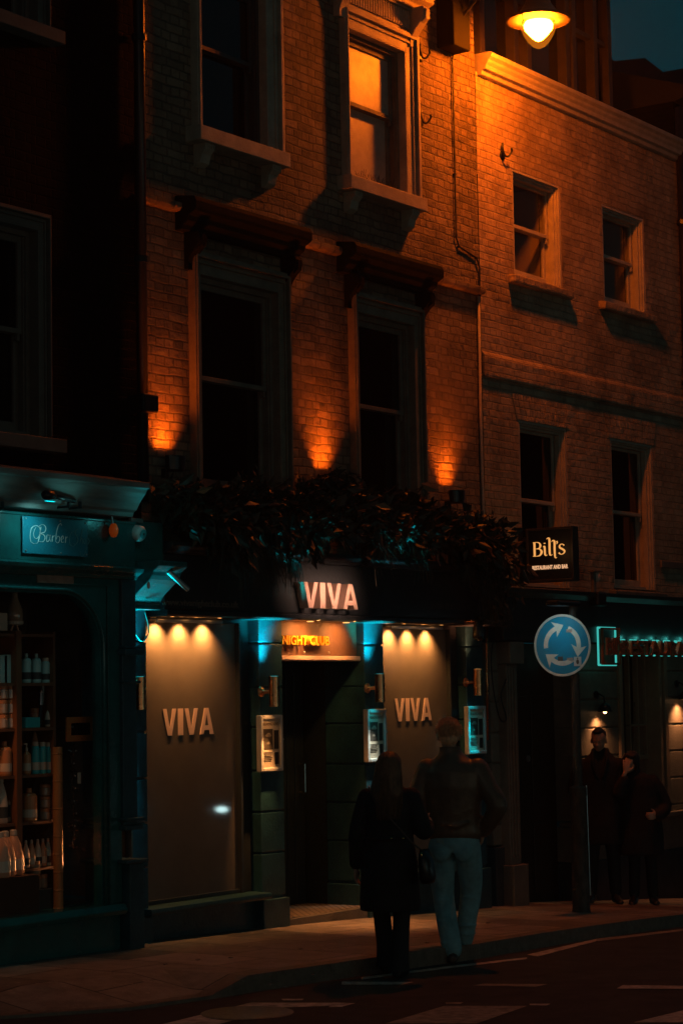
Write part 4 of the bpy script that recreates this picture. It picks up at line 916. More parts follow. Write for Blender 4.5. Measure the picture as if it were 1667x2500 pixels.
# loose cables at the pier tops
c1=[P(333,1404,-.24),P(342,1440,-.24),P(338,1462,-.24),P(326,1472,-.24),P(316,1462,-.24),P(308,1452,-.24),P(296,1458,-.24)]
tag(put('loose_cable',MB().tube(spline([Vector((x,-.24,z)) for x,z in c1],5),.006,6),M_barC,smooth=True),'pale looped cable hanging at the top of the left pier','cable')
c1=[P(1132,1420,-.05),P(1128,1500,-.1),P(1131,1570,-.1),P(1140,1625,-.1),P(1150,1655,-.1),P(1162,1650,-.1),P(1150,1600,-.1),P(1152,1560,-.05)]
tag(put('loose_cable',MB().tube(spline([Vector((x,-.1,z)) for x,z in c1],5),.007,6),M_rubber,smooth=True),'dark drooping cable on the wall between the club and restaurant door','cable')
# ================================================================== PROJECTING SIGN
sx=4.0; ya=-.10; yb_=-.64; z0s=3.055; z1s=3.60
t=thing('hanging_sign','square black projecting sign reading Bill\'s restaurant and bar in glowing letters','sign',(sx,0,z0s))
put('bracket',MB().box(sx-.03,sx+.03,-.03,-.006,z0s-.03,z1s+.02).box(sx-.02,sx+.02,ya,-.031,z0s+.08,z0s+.13).box(sx-.02,sx+.02,ya,-.031,z1s-.13,z1s-.08),M_black,t,bevel=.003)
fr=MB(); fr.box(sx-.04,sx+.08,yb_,yb_+.025,z0s,z1s); fr.box(sx-.04,sx+.08,ya-.025,ya,z0s,z1s); fr.box(sx-.04,sx+.08,yb_+.025,ya-.025,z1s-.025,z1s); fr.box(sx-.04,sx+.08,yb_+.025,ya-.025,z0s,z0s+.025)
put('frame',fr,mat('sign_frame',(.035,.028,.02),.4),t,bevel=.004)
put('face',MB().box(sx-.025,sx+.06,yb_+.025,ya-.025,z0s+.025,z1s-.025),mat('sign_face_black',(.010,.012,.011),.5),t)
M_gl=emis('sign_gold_glow',(1.0,.43,.11),.95); M_gl2=emis('sign_pale_glow',(1.0,.52,.26),.85)
def on_sign(mb,u0,u1,v0,v1):      # XY letters onto the face that looks towards -X: left of the picture is the wall side
    xs=[v[0] for v in mb.v]; ys=[v[1] for v in mb.v]; A,B=min(xs),max(xs); C_,D_=min(ys),max(ys)
    Wd=(ya-.025)-(yb_+.025); Hd=z1s-z0s-.05
    mb.v=[(sx-.027-v[2],ya-.025-Wd*(u0+(u1-u0)*(v[0]-A)/(B-A)),z0s+.025+Hd*(v0+(v1-v0)*(v[1]-C_)/(D_-C_))) for v in mb.v]; return mb
sc=MB()
def st(pts,ws,k=6):
    p=spline([Vector(q) for q in pts],k); n=len(p); W2=[]
    for i in range(n):
        f_=i/(n-1)*(len(ws)-1); j=min(int(f_),len(ws)-2); W2.append(ws[j]+(ws[j+1]-ws[j])*(f_-j))
    ribbon(sc,p,W2,.004)
# B
st([(.45,0),(.45,3.3)],[.42,.42]); st([(.1,3.25),(.9,3.3),(1.5,3.1),(1.75,2.5),(1.5,1.9),(.75,1.75)],[.10,.12,.25,.42,.25,.08])
st([(.75,1.75),(1.6,1.65),(2.0,.95),(1.6,.2),(.9,.02),(.05,.04)],[.08,.25,.48,.3,.12,.10])
# i
st([(2.35,2.1),(2.65,2.2),(2.7,1.2),(2.75,.3),(3.0,.05),(3.2,.25)],[.1,.36,.38,.36,.16,.06]); st([(2.68,2.85),(2.68,3.05)],[.34,.34])
# l, rising, and second l dropping below the line
st([(3.15,3.9),(3.45,4.15),(3.75,3.8),(3.75,1.5),(3.8,.3),(4.05,.05),(4.3,.25)],[.08,.2,.4,.4,.38,.16,.06])
st([(4.2,3.2),(4.5,3.5),(4.85,3.2),(4.85,1.5),(4.88,0),(5.0,-.6),(5.3,-.5)],[.08,.2,.4,.4,.36,.2,.08])
# apostrophe, s
st([(5.35,3.3),(5.45,2.95),(5.3,2.6)],[.3,.25,.06])
st([(6.95,2.2),(6.5,2.55),(6.0,2.3),(6.0,1.75),(6.55,1.35),(7.0,.9),(6.8,.35),(6.2,.15),(5.75,.55)],[.28,.14,.24,.38,.42,.36,.2,.16,.34])
put('lettering',on_sign(sc,.10,.86,.42,.85),M_gl,t)
put('small_lettering',on_sign(text_mb('RESTAURANT AND BAR',ext=.003,off=.035),.08,.91,.205,.290),M_gl2,t)
lamp('sign_glow','POINT',(sx-.25,-.45,z0s+.3),.25,(1,.5,.2),t,size=.1)
# restaurant fascia lettering, solid letters with a glow behind them
YFb=-.16; zl0=P(1460,1505,YFb-.1)[1]; zl1=P(1460,1470,YFb-.1)[1]
t=thing('fascia_sign','dark letters RESTAURANTS with turquoise glow behind them and a glowing frame','sign',(P(1400,1480,YFb)[0],YFb,zl0))
M_glow=emis('turquoise_glow',(.08,.80,.70),.6); M_dk=mat('bronze_letters',(.34,.13,.06),.4,noise=.2)
xa,xb=P(1373,1480,YFb-.02)[0],P(1413,1480,YFb-.02)[0]; za,zb_=P(1393,1527,YFb-.02)[1],P(1393,1442,YFb-.02)[1]
Yo=YFb-.075; fr=MB(); g=.022
fr.box(xa,xa+g,Yo,Yo+.03,za,zb_); fr.box(xb-g,xb,Yo,Yo+.03,za,zb_); fr.box(xa+g,xb-g,Yo,Yo+.03,zb_-g,zb_); fr.box(xa+g,xb-g,Yo,Yo+.03,za,za+g)
put('frame',fr,M_dk,t,bevel=.003)
ne=MB()
for (p0,p1) in (((xa,za),(xa,zb_)),((xb,za),(xb,zb_)),((xa,zb_),(xb,zb_)),((xa,za),(xb,za))):
    ne.tube([(p0[0],YFb-.016,p0[1]),(p1[0],YFb-.016,p1[1])],.012,6)
put('neon',ne,M_glow,t)
tx=fit_text(text_mb('Bill\'s',ext=.03,off=.03),xa+.05,xb+.02,YFb-.07,zl0,zl1+.03); put('lettering',tx,M_dk,t)
xL0,xL1=P(1424,1480,YFb-.05)[0],P(1700,1480,YFb-.05)[0]
tx=text_mb('RESTAURANTS & BAR',ext=.04,off=.015); xs=fit_text(tx,xL0,xL1,YFb-.04,zl0,zl1); put('lettering',xs,M_dk,t)
ne=MB(); n=34
for k in range(n):
    xx=xL0+(xL1-xL0)*(k+.5)/n; 
    if k%3!=2: ne.tube([(xx-.02,YFb-.014,zl1-.0),(xx+.022,YFb-.014,zl1-.003)],.015,6); 
    if k%2: ne.tube([(xx-.015,YFb-.014,zl0+.004),(xx+.015,YFb-.014,zl0+.004)],.010,6)
put('neon',ne,M_glow,t)
for k in range(5): lamp('halo','POINT',(xL0+.15+k*.36,YFb-.03,zl1+.03),.10,(.1,.9,.8),t,size=.02)
for q in ((xa+.05,zb_-.05),(xa+.05,za+.05),(xb-.05,(za+zb_)/2)): lamp('halo','POINT',(q[0],YFb-.03,q[1]),.02,(.1,.9,.8),t,size=.02)
# wall lamps on the restaurant
for (px,py,lab,e) in ((1388,1628,'small black shaded wall lamp above the standing man, left of the restaurant window',4.0),(1572,1600,'small wall lamp at the right edge, on the render beyond the restaurant window',5.0)):
    x,z=P(px,py,-.11); t=thing('shaded_wall_lamp',lab,'wall lamp',(x,0,z),'shaded wall lamps on the restaurant')
    put('shade',MB().lathe([(.075,-.03),(.078,-.025),(.06,.03),(.03,.06),(.012,.065)],(x,-.11,z),20),M_black,t,smooth=True)
    put('arm',MB().tube([(x,-.11,z+.06),(x,-.10,z+.13),(x,-.05,z+.16),(x,-.001,z+.15)],.009,8),M_black,t,smooth=True)
    put('rose',MB().lathe([(.04,0),(.04,.02)],(0,0,0),16).xform(Matrix.Translation((x,.0,z+.15))@Matrix.Rotation(math.radians(90),4,'X')),M_black,t)
    put('bulb',MB().ell((x,-.11,z-.03),(.02,.02,.02),12,7),emis('bulb_warm',(1,.5,.2),12),t,smooth=True)
    lamp('lamp_beam','SPOT',(x,-.10,z-.045),e*7,(1,.42,.16),t,(x+.02,-.0,z-.7),angle=125,blend=1,size=.02)
# security light on a stub post on the fascia roof
x,z=P(1366,1325,-.2)[0],P(1366,1325,-.2)[1]; t=thing('floodlight','pale rounded floodlight on a small post above the restaurant fascia','light',(x,-.2,P(1366,1385,-.2)[1]))
put('post',MB().box(x-.07,x-.02,-.22,-.18,P(1366,1385,-.2)[1],z+.05).box(x-.1,x+.10,-.24,-.16,z+.052,z+.07),M_stoneD,t,bevel=.003)
put('lamp_head',MB().ell((x+.02,-.2,z-.0),(.045,.045,.06),14,9),mat('pinkish_plastic',(.55,.38,.30),.5),t,smooth=True)
put('equipment',MB().box(x-.09,x+.10,-.28,-.14,P(1366,1388,-.2)[1]-.02,P(1366,1360,-.2)[1]),M_black,t,bevel=.02)
# street name plate (blank from here: too dark to read)
x0_,z1_=P(1518,1272,-.03); x1_,z0_=P(1600,1310,-.03)
t=thing('street_name_plate','unlit rectangular street name plate on the cream brick at the right edge','sign',((x0_+x1_)/2,0,z0_))
put('plate',MB().box(x0_,x1_,-.03,-.005,z0_,P(1518,1308,-.03)[1]+.10),M_stoneD,t,bevel=.005)
# ================================================================== ROUNDABOUT SIGN AND POST
pgx,pgy=G(1334,2094,0)
pz0=gz(pgx)
t=thing('signpost','tall mossy metal post with thicker lower sleeve standing on the pavement edge','post',(pgx,pgy,pz0))
M_post=mat('weathered_post_paint',(.075,.058,.042),.6,noise=.85,nscale=16,bump=.6,bscale=60,dirt=(.009,.008,.007),stretch=(1,1,.45))
def topz(py): 
    d=_ray(1315,py); tt=(pgy-CAM.y)/d.y; return (CAM+d*tt).z
zs=topz(1805); zt_=topz(1390)
put('pole',MB().lathe([(.042,0),(.042,zt_-zs)],(pgx,pgy,zs),20),M_post,t,smooth=False)
put('sleeve',MB().lathe([(.088,0),(.082,.05),(.080,.3),(.076,zs-pz0-.10),(.082,zs-pz0-.09),(.082,zs-pz0-.02),(.046,zs-pz0)],(pgx,pgy,pz0),24),M_post,t,smooth=False)
for o in [q for q in bpy.data.objects if q.parent==t]: smooth_by_angle(o)
put('wire',MB().tube([(pgx+.06,pgy-.055,zs),(pgx+.066,pgy-.06,zs-.8),(pgx+.068,pgy-.062,pz0+.15)],.007,6),M_alu,t)

put('cap',MB().box(pgx-.42,pgx+.04,pgy-.07,pgy+.07,zt_-.015,zt_+.035),M_black,t,bevel=.02)
# disc faces back down the street
def zat(py): return topz(py)
zc_=(topz(1410)+topz(1553))/2+.0; rad=(topz(1410)-topz(1553))/2
dcx,dcy=pgx-.07,pgy+.045
for _ in range(30):   # centre the disc where the photo has it
    v=Vector((dcx,dcy,zc_))-CAM; u=(833.5+FPX*v.dot(_R)/v.dot(_F))/KPX; dcy+= (u-1290.5)*.004
t2=thing('roundabout_sign','round blue sign with three white circling arrows and a small sticker','road sign',(dcx,dcy,zc_))
ROT=Matrix.Translation((dcx,dcy,zc_))@Matrix.Rotation(math.radians(-86),4,'Z')@Matrix.Rotation(math.radians(90),4,'X')
# local frame: x to picture right, y up, z towards the viewer
def onsign(mb,z=0): return mb.xform(ROT@Matrix.Translation((0,0,z)))
M_sb=mat('sign_blue',(.001,.27,.46),.35,noise=.12,nscale=6); M_sw=mat('sign_white',(.78,.74,.64),.5,noise=.2,nscale=14)
put('plate',onsign(MB().lathe([(rad*.93,0),(rad*.93,.003)],(0,0,0),64),.0),M_sb,t2)
put('border',onsign(MB().lathe([(rad*.925,0),(rad,.0),(rad,.0045),(rad*.94,.0045),(rad*.925,.003)],(0,0,0),64,cap=False)),M_sw,t2)
def arrow(a0,a1,r=.58,w=.15):
    mb=MB(); n=14; hd=.42 if a1<a0 else -.42
    pts=[]
    for k in range(n+1):
        a=math.radians(a0+(a1-a0)*k/n); pts.append(Vector((math.cos(a)*r*rad,math.sin(a)*r*rad)))
    ribbon(mb,pts,[w*rad]*(n+1),.0012)
    a=math.radians(a1); c=Vector((math.cos(a),math.sin(a)))*r*rad; tan=Vector((math.sin(a),-math.cos(a))); nn=Vector((math.cos(a),math.sin(a)))
    w2=.27*rad; L=.40*rad
    tip=c+tan*L*.75; l=c-nn*w2-tan*L*.18; r2=c+nn*w2-tan*L*.18; l1=c-nn*w*rad*.5; r1=c+nn*w*rad*.5
    for poly in ((l,l1-tan*0,c,tip),(r2,tip,c,r1)):
        pass
    vs=[(v.x,v.y,zz) for zz in (.0003,.0015) for v in (l,l1,r1,r2,tip)]
    mb.add(vs,[(5,6,7,8,9),(4,3,2,1,0)]+[(i,(i+1)%5,(i+1)%5+5,i+5) for i in range(5)])
    return mb
for a0,a1 in ((188,112),(68,-8),(-52,-128)):
    put('arrow',onsign(arrow(a0,a1),.0032),M_sw,t2)
put('sticker',onsign(MB().box(.40*rad,.66*rad,-.68*rad,-.38*rad,0,.0008),.0062),mat('white_sticker',(.62,.6,.56),.4),t2)
put('crest',onsign(MB().ell((.53*rad,-.54*rad,0),(.055*rad,.085*rad,.0008),10,6).ell((.53*rad,-.43*rad,0),(.03*rad,.025*rad,.0008),8,6),.0072),mat('crest_ink',(.12,.07,.05),.5),t2)
put('patch',onsign(MB().box(-.16*rad,.02*rad,-.50*rad,-.36*rad,0,.0008),.0062),mat('grey_sticker_rest',(.06,.07,.07),.6),t2)
lamp('lantern_beam','AREA',(dcx-.30,dcy-.03,zt_-.03),.30,(.65,.95,1),t,(dcx,dcy,zc_-.02),angle=110,size=(.16,.05))
put('clip',MB().box(dcx-.0,pgx+.03,min(dcy,pgy)-.02,max(dcy,pgy)+.04,zc_+.12,zc_+.15),M_alu,t2)
put('clip',MB().box(dcx-.0,pgx+.03,min(dcy,pgy)-.02,max(dcy,pgy)+.04,zc_-.15,zc_-.12),M_alu,t2)
# ================================================================== PEOPLE
V=Vector
def ring(c,rx,ry,tilt=0):
    return (V(c),V((rx*math.cos(tilt),0,rx*math.sin(tilt))),V((0,ry,0)))
def limb(mb,pts,rs,n=14):
    """tapered limb with rounded ends through joints"""
    P_=spline([V(p) for p in pts],5); m_=len(P_); R_=[]
    for i in range(m_):
        f_=i/(m_-1)*(len(rs)-1); j=min(int(f_),len(rs)-2); R_.append(rs[j]+(rs[j+1]-rs[j])*(f_-j))
    mb.tube(P_,R_,n); mb.ell(P_[0],(R_[0],)*3,12,7); mb.ell(P_[-1],(R_[-1],)*3,12,7); return mb
def hand(mb,w_,d,nrm,side,curl=.5,L=.18,spread=.10):
    """palm, four unequal fingers and a thumb; w_ wrist, d pointing dir, nrm back of hand, side towards thumb"""
    d=V(d).normalized(); nrm=V(nrm).normalized(); side=V(side); side=(side-d*side.dot(d)).normalized(); nrm=d.cross(side)*(1 if d.cross(side).dot(nrm)>0 else -1)
    w_=V(w_); pl=L*.5
    mb.loft([(w_,side*.024,nrm*.017),(w_+d*pl*.4,side*.034,nrm*.016),(w_+d*pl*.8,side*.041,nrm*.014),(w_+d*pl*1.03,side*.038,nrm*.010)],14)
    for k,(o,l) in enumerate(((.030,.074),(.010,.084),(-.010,.078),(-.029,.060))):
        b=w_+d*pl*.92+side*o; dd=(d+side*(o/.03)*spread).normalized(); pts=[b-dd*.012,b]; a=0
        for s,f_ in ((.45,curl*.7),(.32,curl*1.0),(.23,curl*.8)):
            a+=f_; pts.append(pts[-1]+(dd*math.cos(a)-nrm*math.sin(a))*l*s)
        mb.tube(pts,[.0095,.0095,.009,.0082,.0066],8); mb.ell(pts[-1],(.0066,)*3,8,5)
    b=w_+d*pl*.22+side*.026; dd=(d*.75+side*.8-nrm*.25*curl).normalized()
    pts=[b-side*.01,b+dd*.03,b+dd*.055+d*.006,b+dd*.062+d*.028]; mb.tube(pts,[.014,.0125,.010,.0075],8); mb.ell(pts[-1],(.0075,)*3,8,5)
def head(mb,c,yaw=0,pitch=0,roll=0,s=1.0,fem=False):
    """skull, brow, nose, lips, chin, ears round c, looking along +x"""
    M_=Matrix.Translation(V(c))@Matrix.Rotation(yaw,4,'Z')@Matrix.Rotation(pitch,4,'Y')@Matrix.Rotation(roll,4,'X')@Matrix.Scale(s,4)
    h=MB()
    h.ell((-.012,0,.028),(.098,.077,.088),20,13); h.ell((.022,0,-.03),(.070,.060,.078),18,11); h.ell((.040,0,-.082),(.036,.032,.026),14,9)
    h.ell((.012,.0,-.06),(.058,.052,.04),16,9)
    h.ell((.075,0,.018),(.018,.048,.012),14,7)                     # brow
    h.tube([(.080,0,.005),(.094,0,-.018),(.104,0,-.032)],[.009,.011,.014],8); h.ell((.094,.011,-.036),(.010,.009,.008),8,6); h.ell((.094,-.011,-.036),(.010,.009,.008),8,6)
    h.ell((.080,0,-.058),(.011,.022,.006),12,6); h.ell((.078,0,-.068),(.012,.019,.007),12,6)   # lips
    h.ell((.060,.034,-.028),(.024,.02,.02),10,7); h.ell((.060,-.034,-.028),(.024,.02,.02),10,7)  # cheeks
    for q in (-1,1): h.ell((.0,q*.078,-.012),(.018,.009,.032),10,8)
    h.tube([(-.01,0,-.05),(-.022,0,-.13),(-.03,0,-.19)],[.055,.052,.058],16)
    h.xform(M_); mb.add(h.v,h.f); return M_
def eyes(par,M_,skin):
    e=MB()
    for q in (-1,1): e.ell((.078,q*.031,.000),(.010,.0135,.0075),10,7)
    e.xform(M_); put('eyes',e,mat('eye_white',(.35,.33,.3),.2),par,local=True,smooth=True)
    e=MB()
    for q in (-1,1): e.ell((.0865,q*.031,-.001),(.003,.006,.006),10,7)
    e.xform(M_); put('irises',e,M_black,par,local=True,smooth=True)
def shoe(mb,a,d,s=1.0,heel=0.0):
    d=V(d).normalized(); u=V((0,0,1)); q=u.cross(d); a=V(a)
    mb.loft([(a-d*.075*s+u*(.035),q*.030,u*.028),(a-d*.04*s+u*.045,q*.038,u*.045),(a+d*.03*s+u*.045,q*.042,u*.042),(a+d*.10*s+u*.032,q*.046,u*.028),(a+d*.17*s+u*.024,q*.038,u*.020),(a+d*.195*s+u*.020,q*.02,u*.012)],14)
    mb.loft([(a-d*.02*s+u*.05,d*.048,q*.040),(a-d*.01*s+u*.12,d*.05,q*.045)],14)
def hair_strands(mb,M_,n,gen,w=.004):
    for _ in range(n):
        pts=[M_@V(p) for p in gen()]; 
        mb.tube(pts,[w*(1-.7*i/(len(pts)-1)) for i in range(len(pts))],4,cap=False)
SKIN=mat('skin',(.42,.24,.16),.5,noise=.12,nscale=20); SKIN2=mat('skin_warm',(.50,.30,.20),.5,noise=.12,nscale=20)
M_leather=mat('brown_leather_jacket',(.14,.085,.052),.42,noise=.4,nscale=7,bump=.9,bscale=7)
M_denim=mat('blue_denim',(.20,.40,.45),.85,noise=.35,nscale=9,bump=.7,bscale=18)
M_coat=mat('black_wool_coat',(.012,.012,.013),.9,noise=.4,nscale=8,bump=.7,bscale=10)
M_trou=mat('black_trousers',(.010,.011,.012),.8,bump=.6,bscale=12)
M_hairR=mat('reddish_grey_hair',(.85,.48,.27),.6,noise=.5,nscale=60,bump=.6,bscale=160,stretch=(1,1,.3)); M_hairB=mat('brown_hair',(.16,.075,.035),.55,noise=.6,nscale=50,bump=.8,bscale=120,stretch=(1,1,.15))
M_hairK=mat('black_hair',(.012,.009,.007),.5,noise=.4,nscale=50,bump=.6,bscale=150)
M_shoe=mat('brown_shoe_leather',(.06,.035,.025),.4,noise=.3,nscale=14); M_shoeK=mat('black_shoe_leather',(.012,.012,.012),.35)
# ---- man walking away
fx,fy=G(1040,2212,RD); hd=math.radians(24)
ox,oy=fx+.16*math.cos(hd)-.03*math.sin(hd)*-1, fy+.16*math.sin(hd)
p=thing('person','man in brown leather jacket and blue jeans walking away with his back to us','person',(ox,oy,gz(ox)+RD),rot=hd); p.scale=(1.02,1.02,1.02)
b=MB(); MH=head(b,(.03,.03,1.655),yaw=.15,pitch=.05)
b.loft([ring((0,0,.88),.09,.15),ring((0,0,1.1),.09,.14),ring((-.01,0,1.3),.10,.17),ring((-.01,0,1.45),.07,.15),ring((0,.01,1.53),.05,.055)])
limb(b,[(-.01,.092,.84),(.0,.098,.66),(.02,.095,.48),(-.06,.055,.27),(-.13,.015,.09)],[.07,.06,.045,.04,.034]); limb(b,[(.0,-.092,.84),(.07,-.10,.66),(.14,-.095,.50),(.13,-.065,.30),(.13,-.04,.12)],[.07,.06,.045,.04,.034])
limb(b,[(-.01,-.18,1.42),(-.07,-.32,1.15),(.03,-.21,.95)],[.045,.038,.028]); limb(b,[(-.01,.18,1.42),(-.03,.27,1.15),(.12,.30,1.02)],[.045,.038,.028])
hand(b,(.03,-.21,.95),(.35,.15,-1),(0,-1,0),(1,0,0),.6); hand(b,(.12,.30,1.02),(1,-.2,-.2),(0,1,.2),(0,0,1),1.0)
solid('body',b,SKIN,p,.0085,2)
j=MB()
j.loft([ring((.0,0,.885),.115,.185),ring((.0,0,.93),.135,.205),ring((-.005,0,.99),.130,.200),ring((-.01,0,1.12),.140,.213),ring((-.02,0,1.28),.150,.232),ring((-.02,0,1.39),.140,.228),ring((-.015,0,1.455),.115,.185),ring((-.01,.01,1.495),.090,.125),ring((0,.015,1.53),.075,.085),ring((.005,.02,1.575),.072,.080)],20)
limb(j,[(-.015,-.185,1.405),(-.05,-.265,1.27),(-.085,-.335,1.14),(-.03,-.27,1.02),(.02,-.215,.955)],[.088,.078,.074,.062,.056]); limb(j,[(-.015,.185,1.405),(-.03,.245,1.27),(-.04,.28,1.15),(.03,.30,1.06),(.10,.30,1.02)],[.088,.078,.074,.062,.056])
for k,(z,r) in enumerate(((1.2,.15),(1.09,.146),(1.0,.140))):   # folds across the back
    j.tube([(-.11-.01*k,-.14,z+.03),(-.137,-.03,z-.01),(-.134,.08,z+.015)],[.006,.011,.005],6)
for e in ((-.085,-.345,1.15),(-.06,-.325,1.10),(-.075,-.31,1.20)): j.ell(e,(.05,.03,.016),10,6)
jk=solid('jacket',j,M_leather,p,.011,2)
t_=MB()
t_.loft([ring((0,0,.945),.115,.178),ring((-.01,0,.86),.130,.190),ring((-.005,0,.80),.115,.175)],18)
limb(t_,[(-.01,.092,.84),(.0,.098,.66),(.02,.095,.48),(-.06,.055,.27),(-.13,.015,.10)],[.104,.098,.082,.078,.074]); limb(t_,[(.0,-.092,.84),(.07,-.10,.66),(.14,-.095,.50),(.13,-.065,.30),(.13,-.04,.15)],[.104,.096,.082,.074,.070])
for c in ((-.055,.06,.30),(-.09,.04,.2),(-.11,.03,.15),(.0,.09,.45),(.03,.095,.51),(.12,-.06,.25),(.13,-.05,.19),(.135,-.09,.46)): t_.ell(c,(.088,.082,.012),12,6)
for c in ((-.115,.08,.80),(-.115,-.08,.80)): t_.ell(c,(.03,.07,.07),12,7)
solid('jeans',t_,M_denim,p,.0105,2)
s_=MB(); shoe(s_,(-.13,.01,0),(1,.1,0),1.1); s2=MB(); shoe(s2,(.15,-.04,.035),(1,-.05,-.12),1.1)
solid('shoe',s_,M_shoe,p,.008,1); solid('shoe',s2,M_shoe,p,.008,1)
h=MB(); hh=MB(); hh.ell((-.018,0,.038),(.100,.082,.086),20,13); hh.ell((-.045,0,-.02),(.068,.074,.060),16,9); hh.xform(MH); h.add(hh.v,hh.f)
hr=solid('hair',h,M_hairR,p,.008,1)
def g_short():
    a=random.uniform(0,math.tau); e=random.uniform(-.55,1.45); d=V((math.cos(a)*math.cos(e),math.sin(a)*math.cos(e),math.sin(e)))
    if d.x>.45 and d.z<.5: d.x*=-1
    c=V((-.018+d.x*.098,d.y*.080,.036+d.z*.084)); o=d+V((random.uniform(-.5,.5),random.uniform(-.5,.5),random.uniform(-.1,.5)))
    return [c,c+o*.010,c+o*.020+V((0,0,-.004))]
hs=MB(); hair_strands(hs,MH,2200,g_short,.0014); put('stubble_curls',hs,M_hairR,hr,local=True)
# ---- woman in the long black coat
fx,fy=G(906,2246,RD); hd2=math.radians(22); ox,oy=fx+.10*math.cos(hd2),fy+.10*math.sin(hd2)+.05
p=thing('person','woman with long brown hair in a long black coat walking away with a shoulder bag','person',(ox,oy,gz(ox)+RD),rot=hd2)
b=MB(); MH=head(b,(.02,-.01,1.46),yaw=-.1,pitch=.10,s=.93,fem=True)
b.loft([ring((0,0,.78),.08,.14),ring((0,0,1.0),.075,.115),ring((-.01,0,1.2),.085,.14),ring((-.01,0,1.29),.06,.13),ring((0,0,1.36),.043,.046)])
limb(b,[(0,.08,.8),(.08,.08,.44),(.14,.06,.09)],[.065,.045,.032]); limb(b,[(0,-.08,.8),(.0,-.08,.44),(-.10,-.07,.09)],[.065,.045,.032])
limb(b,[(-.01,.16,1.27),(-.03,.235,1.0),(.03,.25,.76)],[.036,.032,.024]); limb(b,[(-.01,-.16,1.27),(-.02,-.24,1.03),(.10,-.25,1.05)],[.036,.032,.024])
hand(b,(.03,.25,.76),(.1,.05,-1),(0,1,0),(1,0,0),.5,L=.165); hand(b,(.10,-.25,1.05),(1,-.3,.1),(0,-1,0),(0,0,1),.9,L=.165)
solid('body',b,SKIN,p,.0085,2)
c=MB()
c.loft([ring((0,0,.46),.165,.215),ring((0,0,.5),.170,.220),ring((-.005,0,.66),.162,.210),ring((-.01,0,.82),.152,.200),ring((-.01,0,.95),.135,.180),ring((-.015,0,1.08),.125,.168),ring((-.02,0,1.2),.128,.180),ring((-.015,0,1.28),.105,.160),ring((-.005,0,1.33),.080,.110),ring((0,0,1.375),.062,.065)],22)
limb(c,[(-.01,.15,1.25),(-.03,.20,1.1),(-.04,.225,.98),(.0,.237,.88),(.03,.245,.79)],[.070,.062,.060,.056,.054]); limb(c,[(-.01,-.165,1.25),(-.02,-.225,1.1),(-.02,-.25,1.02),(.05,-.26,1.02),(.09,-.26,1.04)],[.075,.07,.066,.058,.054])
c.tube([(-.150,-.17,.975),(-.165,0,.97),(-.150,.17,.975)],[.014,.016,.014],8)
co=solid('coat',c,M_coat,p,.011,2)
for y_ in (-.03,-.115,.03): put('belt_stud',MB().ell((-.168,y_-.02,.975),(.004,.012,.006),10,6),mat('brass_stud',(.8,.5,.2),.2,metal=1),p,local=True,smooth=True)
t_=MB()
limb(t_,[(0,.08,.62),(.08,.08,.42),(.12,.065,.2)],[.08,.062,.065]); t_.loft([ring((.11,.068,.30),.062,.060),ring((.125,.06,.16),.085,.070),ring((.14,.06,.05),.105,.080)]); limb(t_,[(0,-.08,.62),(.0,-.08,.42),(-.05,-.075,.2)],[.08,.062,.06]); t_.loft([ring((-.03,-.078,.30),.060,.060),ring((-.07,-.072,.16),.082,.070),ring((-.10,-.07,.045),.100,.078)])
solid('trousers',t_,M_trou,p,.0105,1)
for a,d in (((.16,.06,.0),(1,.05,0)),((-.09,-.07,.0),(1,-.05,0))):
    s_=MB(); shoe(s_,a,d,.95); solid('shoe',s_,M_shoeK,p,.008,1)
h=MB(); hh=MB(); hh.ell((-.020,0,.03),(.112,.096,.096),20,13); hh.loft([(V((-.03,0,.04)),V((.098,0,0)),V((0,.098,0))),(V((-.045,0,-.08)),V((.085,0,0)),V((0,.112,0))),(V((-.075,0,-.18)),V((.070,0,0)),V((0,.125,0))),(V((-.10,0,-.28)),V((.055,0,0)),V((0,.115,0))),(V((-.115,0,-.36)),V((.03,0,0)),V((0,.08,0)))],20); hh.xform(MH); h.add(hh.v,hh.f)
hr=solid('hair',h,M_hairB,p,.01,2)
def g_long():
    y_=random.uniform(-1,1); q=random.uniform(0,1); o=random.uniform(-.015,.02)
    return [V((-.10-.01*q+.08*abs(y_)**2,y_*.098,.07-.08*y_*y_)),V((-.125+.08*y_*y_,y_*.112,-.05)),V((-.145+.07*y_*y_,y_*.13,-.17)),V((-.155+.06*y_*y_+o,y_*.128+o,-.27-.05*q)),V((-.145+.05*y_*y_+o*2,y_*.10+o*2,-.36-.05*q))]
hs=MB(); hair_strands(hs,MH,700,g_long,.0026); put('loose_strands',hs,M_hairB,hr,local=True)
Mb=Matrix.Translation((ox,oy,gz(ox)+RD))@Matrix.Rotation(hd2,4,'Z')
t=thing('handbag','black handbag with gold clasp hanging at the hip of the woman in the long coat','handbag',tuple(Mb@V((-.08,-.30,.68))))
bg_=MB(); bg_.loft([(V((-.09,-.29,.66)),V((.10,0,0)),V((0,.045,0))),(V((-.09,-.29,.70)),V((.13,0,0)),V((0,.055,0))),(V((-.09,-.28,.82)),V((.12,0,0)),V((0,.050,0))),(V((-.09,-.27,.89)),V((.10,0,0)),V((0,.03,0)))],18).xform(Mb)
put('bag',bg_,M_shoeK,t,smooth=True)
st_=MB().tube([Mb@V(q) for q in spline([V(k) for k in ((-.05,.13,1.33),(-.12,.08,1.25),(-.165,-.02,1.14),(-.17,-.12,1.03),(-.16,-.2,.94),(-.12,-.27,.88))],5)],.007,6)
put('strap',st_,M_shoe,t,smooth=True)
cl_=MB().ell((0,0,0),(.008,.008,.02),8,6).xform(Mb@Matrix.Translation((-.2,-.27,.86))); put('clasp',cl_,mat('brass_stud',(.8,.5,.2),.2,metal=1),t,smooth=True)
